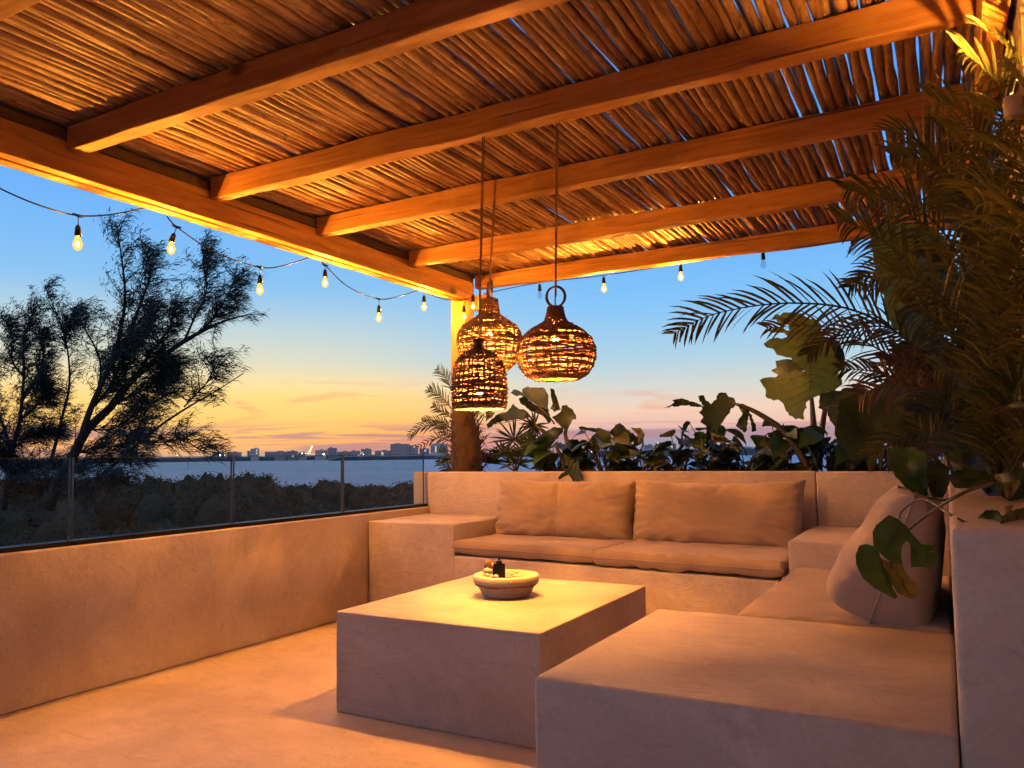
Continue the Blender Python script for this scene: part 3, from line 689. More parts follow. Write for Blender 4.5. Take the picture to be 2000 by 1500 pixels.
for i, (dx, dy, r1) in enumerate([(-.065, .03, .5), (-.045, .02, .2), (-.055, .05, .9)]):
    p = BC + Vector((dx, dy, .10)); mb = MB(); q = Vector((-.035+i*.012, .01*i, .055-.008*i)); path = [p + q*t_ + Vector((0, 0, .004*math.sin(t_*5+i))) for t_ in (0, .3, .6, 1)]
    mb.tube([(a_.x, a_.y, a_.z) for a_ in path], [.004, .011, .009, .002], 8)
    thing(mb.build('seashell', M_SHELL, None, True), ['long pale seashell nearest the black bottle', 'slender seashell leaning against the brown stone', 'rear seashell standing in the bowl behind the others'][i], 'seashell')
root = empty('bottle', 'small black square bottle with a cap standing in the bowl', 'bottle', tuple(BC+Vector((.0, -.07, .098))))
R_ = Matrix.Translation(BC+Vector((.0, -.07, .095))) @ Matrix.Rotation(math.radians(29), 4, 'Z')
mb = MB(); mb.box((-.030, -.012, 0), (.030, .012, .072)); me = mb.mesh('body'); bevel_mesh(me, .004, 2); me.transform(R_); link('body', me, M_BLACK, root)
mb = MB(); mb.lathe([(0, .072), (.014, .072), (.015, .084), (.006, .086), (.006, .094), (.004, .104), (0, .105)], 14); me = mb.mesh('cap'); me.transform(R_); link('cap', me, M_BLACK, root, True)

# ================================================================== PERGOLA
perg = empty('pergola', 'timber pergola with orange stained beams and a roof of rough poles', 'pergola', (0.0, .55, 0))
def beam(name, lo, hi, mat, ax, seed, amp=.004, label=None, parent=perg, bev=.006):
    n = max(2, int((hi[ax]-lo[ax])/.16)); m_ = MB(); v = []; f = []
    o1, o2 = [i for i in range(3) if i != ax]
    for i in range(n+1):
        t = lo[ax]+(hi[ax]-lo[ax])*i/n
        for k, (s1, s2) in enumerate(((0, 0), (1, 0), (1, 1), (0, 1))):
            p = [0, 0, 0]; p[ax] = t; p[o1] = (lo, hi)[s1][o1]; p[o2] = (lo, hi)[s2][o2]
            p[o1] += amp*noise.noise(Vector((t*1.9, k*3+seed, 0)))*1.4; p[o2] += amp*noise.noise(Vector((t*1.9, k*3+seed, 7)))*1.4; v.append(p)
    for i in range(n):
        for k in range(4): f.append((4*i+k, 4*i+(k+1) % 4, 4*i+4+(k+1) % 4, 4*i+4+k))
    f += [(3, 2, 1, 0), (4*n, 4*n+1, 4*n+2, 4*n+3)]
    m_.add(v, f); me = m_.mesh(name)
    bm = bmesh.new(); bm.from_mesh(me); bmesh.ops.recalc_face_normals(bm, faces=bm.faces)
    ed = [e for e in bm.edges if len(e.link_faces) == 2 and e.calc_face_angle(0) > .8]
    bmesh.ops.bevel(bm, geom=ed, offset=bev, segments=2, profile=.5, affect='EDGES'); bm.to_mesh(me); bm.free()
    o = link(name, me, mat, parent)
    if label: o['label'] = label
    return o
YF, YB = -6.6, .64
beam('edge_beam', (.012, YF, 2.558), (.078, YB, 2.723), M_WY, 1, 1)
beam('edge_beam', (-.067, YF, 2.553), (.006, YB, 2.723), M_WY, 1, 2)
beam('edge_shade_strip', (-.06, YF, 2.727), (.070, YB, 2.788), M_EDGESHADE, 1, 3, label='dark strip on the left edge beam, standing in for the shade on the roof poles')  # dark strip added where the roof poles by the beam lie in shadow
beam('edge_beam', (3.965, YF, 2.545), (4.045, YB, 2.71), M_WY, 1, 4)
yr = [-5.82, -4.95, -4.06, -3.182, -2.319, -1.431, -.372, .64]
for i, y in enumerate(yr):
    beam('rafter', (.082, y, 2.672), (3.961, y+.085, 2.797), M_WX, 0, 10+i, .009)
for x0 in (-.067, 3.965):
    beam('post', (x0, .465, .935), (x0+.145, .635, 2.549), M_WZ, 2, 30+x0, .003)
beam('bracket', (.085, .60, 2.46), (.23, .638, 2.60), M_WX, 0, 44, .002)
# roof poles
def pole_mesh(i, L):
    rs = random.Random(100+i); n = 46; path = []; rad = []
    r0 = rs.uniform(.0165, .0222); ph = [rs.uniform(0, 50) for _ in range(4)]
    for k in range(n+1):
        t = k/n; y = -L/2 + L*t
        x = .013*noise.noise(Vector((y*.9, ph[0], 0))) + .0085*noise.noise(Vector((y*2.6, ph[1], 0)))
        z = .010*noise.noise(Vector((y*1.3, ph[2], 0)))
        r = r0*(1+.12*math.sin(t*2+ph[3])) * (1+.42*max(0, noise.noise(Vector((y*5.0, ph[3], 5)))))
        path.append((x*1.3, y, z)); rad.append(r)
    mb = MB(); mb.tube(path, rad, 7); me = mb.mesh('roof_pole'); me.materials.append(M_REED)
    for p in me.polygons: p.use_smooth = True
    return me
L = YB+.28-YF-.0; protos = [pole_mesh(i, L) for i in range(22)]
rs = random.Random(55); x = -.065; k = 0
while x < 4.05:
    o = bpy.data.objects.new('roof_pole', protos[rs.randrange(22)]); COL.objects.link(o)
    flip = rs.random() < .5
    o.parent = perg; o.location = (x, (YF+YB)/2+.12-.55+rs.uniform(-.08, .08), 2.797+.024+rs.uniform(-.001, .016)); o.rotation_euler = (0, 0, (PI if flip else 0)+rs.uniform(-.002, .002))
    s_ = rs.uniform(.88, 1.16); o.scale = (s_, 1, s_)
    x += (.0405 if x < 1.5 else .0405 + .0009*(x-1.5)) * rs.uniform(.84, 1.18); k += 1

x = -.02
while x < 3.95:
    o = bpy.data.objects.new('roof_pole', protos[rs.randrange(22)]); COL.objects.link(o)
    o.parent = perg; o.location = (x, (YF+YB)/2-.43+rs.uniform(-.2, .1), 2.797+.066+rs.uniform(-.002, .012)); o.rotation_euler = (0, 0, (PI if rs.random() < .5 else 0)+rs.uniform(-.006, .006))
    s_ = rs.uniform(.9, 1.25); o.scale = (s_, 1, s_)
    x += (.056 if x < 1.7 else .088) * rs.uniform(.8, 1.25)

# house wall on the right, with a lamp
block('house_wall', 'yellow lit stucco house wall at the upper right edge beside the pergola', 'wall', rectp(4.062, -9.5, 4.33, -1.72), .001, 3.6, M_STUCCO)
WL = atx(1980, 208, 4.015)
wl = empty('wall_lamp', 'glowing wall lamp on the yellow house wall behind the palm fronds', 'wall lamp', tuple(WL))
mb = MB(); mb.box((4.048, WL.y-.04, WL.z-.09), (4.061, WL.y+.04, WL.z+.10)); mb.build('back_plate', M_STUCCO, wl)
mb = MB(); mb.tube([(4.048, WL.y, WL.z+.07), (4.02, WL.y, WL.z+.08), (4.01, WL.y, WL.z+.04)], .006, 6); mb.build('arm', M_BLACK, wl)
mb = MB(); mb.lathe([(0, -.011), (.006, -.008), (.009, 0), (.007, .008), (.0, .011)], 14, WL); mb.build('globe', M_WLAMP, wl, True)
mb = MB(); mb.lathe([(.0, -.030), (.024, -.030), (.026, -.026), (.026, .026), (.0235, .026), (.0235, -.024), (.0, -.026)], 20, WL); mb.build('shade', M_STUCCO, wl, True)

# ================================================================== WOVEN LANTERNS
def lantern(label, c, top, prof, mat, nring, nrib, tuftk, seed, bulb_dz, nodes_rim=True, hoop=None, jit=1.0, power=M_LAMP, sr=.0031):
    """c: centre of the bottom rim; prof: list (r,z) from bottom to top"""
    rs = random.Random(seed); c = Vector(c); root = empty('woven_lantern', label, 'lantern', tuple(c + Vector((0, 0, prof[-1][1]))))
    def rz(t):
        t = max(0, min(1, t))*(len(prof)-1); i = min(int(t), len(prof)-2); f = t-i
        f = f*f*(3-2*f)*.3+f*.7
        return prof[i][0]*(1-f)+prof[i+1][0]*f, prof[i][1]*(1-f)+prof[i+1][1]*f
    mb = MB()
    for k in range(nrib):
        a_ = 2*PI*k/nrib + rs.uniform(-.04, .04)
        path = []
        for j in range(25):
            r_, z_ = rz(j/24); aa = a_ + .03*math.sin(j*.5+k)
            path.append(c + Vector((r_*math.cos(aa), r_*math.sin(aa), z_)))
        mb.tube(path, .0044, 5)
    mb.build('ribs', mat, root, True)
    mb = MB()
    for k in range(nring):
        t0 = k/(nring-1); n = 60; path = []; rad = sr*rs.uniform(.7, 1.35)
        ph = rs.uniform(0, 6); slope = rs.uniform(-.018, .018)*jit; sg = 1 if k % 2 else -1
        for j in range(n+1):
            a_ = 2*PI*j/n; r_, z_ = rz(t0 + slope*math.sin(a_+ph) + .010*jit*noise.noise(Vector((j*.35, k*1.7, seed))))
            rr = r_ + sg*.0045*math.cos(a_*nrib/2) + .002*jit*noise.noise(Vector((j*.5, k, 5)))
            path.append(c + Vector((rr*math.cos(a_), rr*math.sin(a_), z_ + .0048*noise.noise(Vector((j*.8, k*1.3, 2))))))
        mb.tube(path[:-1], rad, 4, closed=True)
    for k in range(tuftk):
        t0 = rs.random(); a_ = rs.uniform(0, 2*PI); r_, z_ = rz(t0); p = c + Vector((r_*math.cos(a_), r_*math.sin(a_), z_))
        tn = Vector((-math.sin(a_), math.cos(a_), 0)); o_ = Vector((math.cos(a_), math.sin(a_), 0))
        mb.tube([p - tn*rs.uniform(.01, .03), p + o_*.004, p + tn*rs.uniform(.005, .02) + o_*rs.uniform(.006, .014) + Vector((0, 0, rs.uniform(-.01, .012)))], [.0025, .0025, .0012], 4)
    wv_ = mb.build('weave', mat, root, True); wv_['kind'] = 'stuff'
    mb = MB()
    for q in range(3):
        mb.tube([c + Vector(((prof[0][0]+.001*q)*math.cos(2*PI*j/40), (prof[0][0]+.001*q)*math.sin(2*PI*j/40), -.003+.005*q+.002*math.sin(j*2.3+q))) for j in range(40)], .0035, 5, closed=True)
    mb.build('rim', M_RIM, root, True)
    topz = prof[-1][1]; tp = c + Vector((0, 0, topz))
    if hoop:
        mb = MB(); hr = hoop
        for q in range(2):
            off = Vector((.004*q, .006*q, .003*q))
            mb.tube([tp + Vector((math.cos(a_)*hr*.9*math.cos(.5+seed), math.cos(a_)*hr*.9*math.sin(.5+seed), hr*1.0 + hr*math.sin(a_))) + off for a_ in [2*PI*j/28 for j in range(28)]], .0045, 6, closed=True)
        mb.build('hoop', mat, root, True)
    b = c + Vector((0, 0, bulb_dz))
    mb = MB(); mb.tube([top, tp + Vector((.0, 0, .05)), b + Vector((0, 0, .06))], .0036, 6)
    mb.tube([Vector(top)+Vector((.009, 0, -.0)), tp + Vector((.006, 0, .05))], .0026, 5); mb.build('cord', M_ROPE, root, True)
    mb = MB(); mb.lathe([(0, .06), (.012, .06), (.014, .03), (.0, .028)], 12, b); mb.build('socket', M_BLACK, root, True)
    mb = MB(); mb.lathe([(0, -.032), (.016, -.028), (.026, -.008), (.024, .008), (.012, .026), (.0, .028)], 14, b); bo = mb.build('bulb', M_LGLOW, root, True)
    mb = MB(); mb.lathe([(0, -.013), (.009, -.009), (.013, 0), (.009, .009), (0, .013)], 10, b); mb.build('filament', power, bo, True)
    return root
def onray(u, v, yy): return aty(u, v, yy)
# right lantern (squat, widest)
p = onray(1087, 740, -2.02); s_ = 1/CF*3.78
lantern('widest squat woven lantern with a twisted hoop handle, hanging on the right', (p.x, p.y, p.z), tuple(aty(1087, 232, -2.02)),
        [(.110, 0), (.146, .018), (.176, .058), (.190, .105), (.189, .150), (.170, .195), (.132, .232), (.088, .258), (.052, .280), (.040, .315), (.034, .350)], M_WICK, 84, 30, 60, 3, .195, hoop=.050, sr=.0033)
p = onray(957, 722, -1.60)
lantern('honey coloured round woven lantern hanging behind the dark one', (p.x, p.y, p.z), tuple(aty(967, 348, -1.60)),
        [(.105, 0), (.145, .035), (.172, .090), (.184, .150), (.180, .205), (.150, .250), (.100, .285), (.060, .312), (.050, .360), (.046, .405)], M_WICKL, 76, 28, 40, 5, .20, hoop=.055, sr=.0034)
p = onray(937, 797, -2.28)
lantern('darkest small bell shaped woven lantern with bristling twig ends, hanging lowest on the left', (p.x, p.y, p.z), tuple(aty(943, 262, -2.28)),
        [(.120, 0), (.124, .045), (.125, .095), (.123, .145), (.116, .190), (.100, .228), (.070, .256), (.035, .270), (.016, .280), (.012, .325)], M_WICKD, 66, 30, 800, 9, .075, hoop=None, jit=1.4, sr=.0036)

# ================================================================== STRING LIGHTS
M_SDIM = emit('dim_string_bulb_filament', (1.0, .44, .08, 1), 1200.0)
def bulb_on(root, p, lit, tilt=(0, 0), drop=.05, sc_=1.0, fil=M_SBULB):
    """p: junction on the wire; hangs a socket and bulb"""
    p = Vector(p); d_ = Vector((tilt[0], tilt[1], -1)).normalized(); s0 = p + d_*drop
    mb = MB(); mb.tube([p, s0], .0022, 6); mb.tube([s0, s0+d_*.012, s0+d_*.045*sc_, s0+d_*.062*sc_], [.006, .013*sc_, .0165*sc_, .0165*sc_], 10)
    so = mb.build('socket', M_BLACK, root, True)
    e = s0 + d_*.062*sc_; R_ = Matrix.Translation(e) @ d_.to_track_quat('-Z', 'Y').to_matrix().to_4x4()
    mb = MB(); mb.lathe([(.0, .002), (.011, .0), (.014, -.012), (.023, -.034), (.0235, -.046), (.017, -.064), (.006, -.072), (0, -.073)], 14); me = mb.mesh('bulb')
    me.transform(Matrix.Translation(e) @ Matrix.Rotation(0, 4, 'X')); link('bulb', me, M_BGLOW if lit else M_CLEAR, so, True)
    if lit:
        mb = MB(); mb.lathe([(0, -.054), (.0045, -.050), (.0075, -.041), (.0045, -.031), (0, -.027)], 10, e); mb.build('filament', fil, so, True)
    if not lit:
        mb = MB(); mb.tube([e, e+Vector((0, 0, -.03)), e+Vector((.004, 0, -.045))], .0012, 5); mb.build('filament', M_ROPE, so)
XS = -.10
root = empty('string_light', 'black festoon cable with glowing bulbs looped along the left edge beam', 'string light', (XS, -1.5, 2.5))
J = lambda u, v, x=XS: atx(u, v, x)
nodes = [(-420, 130), (-330, 262), (-180, 180), (-60, 330), (0, 368), (80, 402), (153, 421), (225, 418), (300, 403), (318, 412), (345, 443), (420, 492), (508, 522), (560, 517), (612, 500), (622, 504), (635, 518), (680, 560), (740, 584), (785, 577), (822, 566), (835, 573), (862, 583)]
P3 = [J(u, v) for u, v in nodes]; P3 += [Vector((-.06, .40, 2.545)), Vector((.09, .44, 2.53)), Vector((.105, .60, 2.60))]
mb = MB(); mb.tube(smooth_path(P3, 130), .0042, 6); mb.build('cable', M_BLACK, root, True)
for u, v, dr in ((153, 421, .05), (345, 443, .045), (508, 522, .05), (635, 518, .03), (740, 584, .05), (828, 566, .05)):
    p = J(u, v); mb = MB(); mb.tube([p+Vector((0, -.030, .003)), p+Vector((0, 0, -.002)), p+Vector((0, .030, .003))], [.005, .0095, .005], 6); mb.build('junction', M_BLACK, root, True)
    bulb_on(root, p, True, ((0, 0) if u != 345 else (0, -.35)), dr)
bulb_on(root, Vector((.092, .440, 2.535)), True, (0, 0), .05, 1.0, M_SDIM); bulb_on(root, Vector((.15, .50, 2.60)), True, (.0, 0), .02, 1.0, M_SDIM)
yb = .75
root = empty('string_light', 'festoon cable behind the back beam with some bulbs lit and some dark', 'string light', (2, yb, 2.68))
P3 = [Vector((.11, yb, 2.64))]
spec = [(1054, 552, False), (1179, 538, True), (1329, 514, True), (1490, 488, False), (1665, 460, False)]
for u, v, l in spec: P3.append(aty(u, v, yb))
P3.append(Vector((3.9, yb, 2.72)))
mb = MB(); mb.tube(smooth_path(P3, 80), .0040, 6); mb.build('cable', M_BLACK, root, True)
for u, v, l in spec: bulb_on(root, aty(u, v, yb), l, (0, 0), .012, 1.0)

# ================================================================== PLANTS
def inpoly(x, y, P_):
    c = False; n = len(P_); j = n-1
    for i in range(n):
        if (P_[i][1] > y) != (P_[j][1] > y) and x < (P_[j][0]-P_[i][0])*(y-P_[i][1])/(P_[j][1]-P_[i][1])+P_[i][0]: c = not c
        j = i
    return c
def leaf_from_outline(pts, proj, rib=None, amp=.02, curl=.05, seed=0, step=9.0, name='leaf', mat=M_LEAF, parent=None, jag=0.0, veins=None):
    """outline in picture units, interior filled with a fine grid so the blade can bend; proj(u,v) -> 3D point on its plane"""
    rs = random.Random(seed); P_ = []
    n = len(pts)
    for i in range(n):
        a_, b_ = pts[i], pts[(i+1) % n]; L_ = math.hypot(b_[0]-a_[0], b_[1]-a_[1]); k = max(1, int(L_/(step*.7)))
        for q in range(k):
            t = q/k; x = a_[0]*(1-t)+b_[0]*t; y = a_[1]*(1-t)+b_[1]*t
            if q and jag: x += rs.gauss(0, jag); y += rs.gauss(0, jag)
            P_.append((x, y))
    n = len(P_); xs = [p[0] for p in P_]; ys = [p[1] for p in P_]
    vs = [Vector(p) for p in P_]
    gx = min(xs)+step/2
    while gx < max(xs):
        gy = min(ys)+step/2
        while gy < max(ys):
            if inpoly(gx, gy, P_) and min((gx-p[0])**2+(gy-p[1])**2 for p in P_) > (step*.35)**2: vs.append(Vector((gx+rs.uniform(-1, 1)*step*.12, gy+rs.uniform(-1, 1)*step*.12)))
            gy += step
        gx += step
    try: r = delaunay_2d_cdt(vs, [], [list(range(n))], 1, 1e-4)
    except Exception: return None
    ov, of = r[0], [f for f in r[2] if len(f) == 3]
    cx = sum(xs)/n; cy = sum(ys)/n; sz = max(max(xs)-min(xs), max(ys)-min(ys))/2+1e-6
    if rib is None: rib = ((cx, max(ys)), (cx, min(ys)))
    rx, ry = rib[1][0]-rib[0][0], rib[1][1]-rib[0][1]; rl = math.hypot(rx, ry)+1e-6
    V = []
    for p in ov:
        dx, dy = (p.x-rib[0][0]), (p.y-rib[0][1]); s_ = (dx*rx+dy*ry)/rl/sz; t = (dx*ry-dy*rx)/rl/sz
        ve = .18*abs(math.sin((s_*7+abs(t)*5)))  # side veins
        h = curl*(abs(t)**1.4)*(1 if seed % 2 else -1) + amp*noise.noise(Vector((p.x/sz*1.6, p.y/sz*1.6, seed*3.1))) + amp*.35*ve + curl*.6*s_*s_*(1 if seed % 3 else -1)
        q = proj(p.x, p.y); dv = (q-CPOS).normalized(); V.append(q + Vector((dv.x, dv.y, 0))*h)
    me = bpy.data.meshes.new(name); me.from_pydata([tuple(q) for q in V], [], [tuple(f) for f in of]); me.update()
    o = link(name, me, mat, parent, True)
    if veins:
        mv = MB(); (ax_, ay_), (bx_, by_) = veins
        for k in range(11):
            for sd in (-1, 1):
                t = .06+.86*k/10; u0 = ax_+(bx_-ax_)*t; v0 = ay_+(by_-ay_)*t; lv = []
                for q in range(12):
                    u_ = u0 + sd*q*7.5; v_ = v0 - (bx_-ax_)*0 + (30*(1-t) - 16*t)*math.sin(q/9)*.9 - (0 if t > .3 else -q*1.5)
                    if not inpoly(u_, v_, P_): break
                    bi = min(range(len(ov)), key=lambda i: (ov[i].x-u_)**2+(ov[i].y-v_)**2); c_ = proj(u_, v_); dd = (V[bi]-proj(ov[bi].x, ov[bi].y)); lv.append(c_+dd-(c_-CPOS).normalized()*.002)
                if len(lv) > 3: mv.tube(lv, [.0022*(1-.7*i/len(lv)) for i in range(len(lv))], 4)
        if mv.v: mv.build('side_veins', M_STEM, o, True)
    # midrib
    mb = MB(); rp = []
    for k in range(9):
        u_ = rib[0][0]+rx*k/8; v_ = rib[0][1]+ry*k/8
        if not inpoly(u_, v_, P_): continue
        bi = min(range(len(ov)), key=lambda i: (ov[i].x-u_)**2+(ov[i].y-v_)**2); rp.append(Vector(V[bi]))
    if len(rp) >= 2: mb.tube(rp, [.0035*(1-.7*i/len(rp)) for i in range(len(rp))], 5); mb.build('midrib', M_STEM, o, True) if parent is not None else None
    return o
def stem(pts, proj, r0, r1, root, name='stem', mat=M_STEM):
    P3 = smooth_path([proj(u, v) for u, v in pts], 16); n = len(P3)
    mb = MB(); mb.tube(P3, [r0+(r1-r0)*i/(n-1) for i in range(n)], 8); return mb.build(name, mat, root, True)
FA = FR(1280, 560, 4.0545); FB = FR(950, 730, 5.714); FC = FR(790, 700, 6.524); FD = FR(1450, 880, 3.571); FE = FR(1650, 900, 4.2857)
# --- big elephant-ear
ya = .42; pa = lambda u, v: aty(u, v, ya)
root = empty('elephant_ear_plant', 'tall elephant ear plant with one huge upright yellow green leaf', 'plant', tuple(pa(1588, 915)))
leaf_from_outline(FA([(1190,920),(1180,1050),(1110,1050),(1050,990),(985,900),(885,880),(870,800),(825,735),(890,712),(960,705),(1080,665),(1185,668),(1110,600),(1075,560),(960,530),(940,490),(880,470),(855,440),(905,400),(1010,400),(1085,385),(940,350),(880,330),(935,295),(1010,305),(1062,335),(1070,290),(1020,290),(920,240),(960,190),(1040,180),(1150,190),(1230,240),(1300,270),(1315,340),(1360,400),(1400,480),(1420,560),(1500,620),(1450,680),(1480,750),(1440,800),(1380,830),(1300,860),(1245,880)]), pa, FA([(1237,900),(1215,250)]), amp=.03, curl=.06, seed=1, step=8, parent=root, jag=2.4, veins=FA([(1237,900),(1215,250)]))
leaf_from_outline(FA([(1190,660),(1090,580),(1040,570),(950,575),(960,630),(915,650),(970,690),(1080,680)]), lambda u, v: aty(u, v, ya+.12), FA([(1190,660),(950,620)]), seed=2, step=8, parent=root, mat=M_LEAFD, jag=1.0)
leaf_from_outline(FA([(1300,420),(1360,390),(1460,430),(1495,520),(1500,620),(1400,660),(1330,560)]), lambda u, v: aty(u, v, ya+.10), FA([(1330,600),(1450,450)]), seed=4, step=8, parent=root, mat=M_LEAFD, jag=2.0)
stem(FA([(1250,1450),(1262,1250),(1250,1050),(1237,880)]), pa, .034, .013, root); stem(FA([(1290,1450),(1310,1200),(1345,960)]), lambda u, v: aty(u, v, ya+.06), .030, .016, root)
stem(FA([(1370,1440),(1440,1280),(1570,1110)]), lambda u, v: aty(u, v, ya+.02), .026, .012, root)
leaf_from_outline(FA([(1300,860),(1420,820),(1650,800),(1700,900),(1690,1000),(1560,1110),(1440,1120),(1380,1060),(1360,960),(1290,960)]), lambda u, v: aty(u, v, ya-.05), FA([(1340,960),(1680,900)]), seed=6, step=8, parent=root, mat=M_LEAFD, jag=1.5)
# --- arching stem plant
root = empty('arching_plant', 'torn leafed plant on a long stem arching left over the planter', 'plant', tuple(pa(1578, 915)))
pg = lambda u, v: aty(u, v, .34)
stem(FA([(1215,1450),(1120,1280),(1000,1130),(860,1030),(740,965),(640,930)]), pg, .030, .011, root)
leaf_from_outline(FA([(660,940),(620,880),(580,870),(560,835),(500,840),(485,890),(440,930),(400,900),(385,860),(340,865),(350,910),(390,945),(260,900),(165,895),(135,905),(150,925),(120,945),(70,970),(200,945),(370,955),(345,1000),(380,1035),(355,1075),(400,1100),(400,1140),(450,1135),(490,1130),(540,1060),(590,1000),(600,965)]), pg, FA([(650,940),(380,950)]), amp=.04, curl=.05, seed=3, step=6, parent=root, mat=M_LEAFD, jag=1.1)
leaf_from_outline(FA([(640,930),(690,1010),(655,1060),(635,1100),(705,1155),(725,1130),(740,1020),(760,1100),(765,1150),(800,1140),(790,1080),(745,990),(750,965),(690,925)]), pg, FA([(700,940),(690,1140)]), amp=.03, curl=.03, seed=5, step=5, parent=root, mat=M_LEAFD, jag=.8)
# --- philodendrons
def plant(label, base, leaves, stems, yy, fr, name='philodendron', cat='plant'):
    pr = lambda u, v: aty(u, v, yy); root = empty(name, label, cat, tuple(pr(*base)))
    for i, (o_, rb, mt, dy) in enumerate(leaves): leaf_from_outline(fr(o_), (lambda d_: (lambda u, v: aty(u, v, yy+d_)))(dy), fr(rb), amp=.035, curl=.05, seed=i+len(label), step=6, parent=root, mat=mt, jag=.8)
    for (s_, r0, r1) in stems: stem(fr(s_), pr, r0, r1, root)
    return root
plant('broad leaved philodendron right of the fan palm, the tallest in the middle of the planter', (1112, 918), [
    ([(265,200),(300,160),(340,165),(400,205),(400,160),(460,130),(540,145),(640,150),(690,230),(690,400),(560,350),(450,270),(380,230),(340,240)], [(690,400),(300,180)], M_LEAFD, .05),
    ([(360,290),(420,260),(560,360),(700,400),(720,540),(680,560),(650,490),(540,430),(470,400),(380,340)], [(700,500),(380,300)], M_LEAFD, .1),
    ([(0,560),(40,520),(120,450),(240,410),(300,330),(350,380),(440,410),(520,480),(300,520),(120,540),(20,610)], [(520,480),(20,570)], M_LEAFD, .0),
    ([(-10,430),(50,395),(100,440),(60,490),(-10,540)], [(50,500),(50,400)], M_LEAFD, -.02),
    ([(710,175),(750,180),(790,280),(830,400),(760,430),(710,390),(740,330),(720,260)], [(780,420),(730,190)], M_LEAFD, .04),
    ([(730,490),(830,420),(840,350),(900,340),(960,390),(1000,460),(1000,510),(950,520),(900,640),(840,600),(780,540)], [(880,620),(900,360)], M_LEAFD, -.02),
    ([(560,720),(640,650),(760,590),(860,600),(850,660),(760,760),(680,850),(620,860),(580,820)], [(850,620),(610,840)], M_LEAFD, -.05),
    ([(510,830),(600,850),(700,860),(800,900),(790,960),(700,1060),(550,1070),(520,960)], [(790,900),(550,1040)], M_LEAFD, .0),
    ([(760,770),(830,760),(880,800),(850,850),(780,830)], [(780,840),(830,770)], M_LEAFD, .05)],
    [([(930,1110),(935,960),(925,820),(880,660),(950,500)], .028, .012), ([(900,1110),(830,920),(760,780)], .022, .012), ([(940,1100),(1010,950),(1090,840),(1170,740)], .017, .008),
     ([(760,560),(700,480),(560,350)], .008, .005), ([(540,420),(545,560),(650,650)], .008, .006)], .34, FB)
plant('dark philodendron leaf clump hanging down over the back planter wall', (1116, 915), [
    ([(940,1050),(840,1110),(800,1160),(810,1210),(880,1240),(960,1230),(980,1190),(1000,1185),(1040,1240),(1060,1220),(1040,1170),(1080,1165),(1060,1080),(1020,1030)], [(980,1050),(900,1230)], M_LEAFD, 0)],
    [([(990,1000),(980,1080)], .008, .006)], .004, FB, 'hanging_leaf_cluster')
plant('philodendron with a drooping round leaf and a folded dark leaf', (1180, 918), [
    ([(1030,600),(1060,590),(1130,605),(1250,600),(1370,640),(1395,700),(1400,800),(1340,850),(1240,830),(1150,750),(1200,680),(1230,655),(1160,640),(1040,630)], [(1360,650),(1300,840)], M_LEAFD, 0),
    ([(1370,660),(1440,570),(1490,550),(1550,600),(1650,680),(1680,720),(1600,790),(1480,760),(1500,720),(1400,690)], [(1660,700),(1400,650)], M_LEAFD, .05),
    ([(1610,595),(1720,600),(1770,680),(1720,790),(1640,820),(1640,740),(1690,680)], [(1700,790),(1700,620)], M_LEAFD, .0),
    ([(1470,770),(1600,765),(1640,810),(1560,860),(1480,820)], [(1640,800),(1480,790)], M_LEAFD, .08)],
    [([(1030,1110),(1010,1000),(1080,880),(1160,760)], .012, .007), ([(1010,1060),(1060,1000),(1150,975),(1260,1010)], .006, .004), ([(1740,720),(1745,800),(1700,900),(1640,1100)], .007, .009), ([(1340,850),(1330,960),(1360,1100)], .007, .009)], .40, FB)
# generic low foliage
def heart(L_, W_, notch=.18, k=9):
    pts = []
    for i in range(k+1):
        t = i/k; wv = W_/2*math.sin(PI*min(1, (t*.94+.06))**.62)*(1-t**3*.3); pts.append((wv, t*L_ - (notch*L_ if i == 1 else 0)*.5))
    return pts
def leaf_local(L_, W_, seed, fold=.25, droop=.5, jag=0.0, k=10):
    rs = random.Random(seed); V = []; F = []
    prof = [(W_/2*(math.sin(PI*(i/k)**.62) if i < k else 0)*(1+rs.uniform(-1, 1)*jag), L_*i/k) for i in range(k+1)]
    for i, (w_, y) in enumerate(prof):
        t = y/L_; z = -droop*L_*t*t*.6
        for s_ in (-1, -.5, 0, .5, 1): V.append((w_*s_, y-(.10*L_*abs(s_)*(1-t)**3), z + fold*abs(s_)*w_ + .008*noise.noise(Vector((s_*2+seed, t*4, 0)))))
    for i in range(k):
        for q in range(4): b = i*5+q; F.append((b, b+1, b+6, b+5))
    return V, F
def leaf_at(base, dirv, L_, W_, seed, **kw):
    V, F = leaf_local(L_, W_, seed, **kw); dirv = Vector(dirv).normalized(); side = dirv.cross(Vector((0, 0, 1)))
    if side.length < .05: side = Vector((1, 0, 0))
    side.normalize(); up = side.cross(dirv); rl = random.Random(seed).uniform(-.7, .7); side, up = side*math.cos(rl)+up*math.sin(rl), up*math.cos(rl)-side*math.sin(rl)
    return [Vector(base) + side*x + dirv*y + up*z for x, y, z in V], F
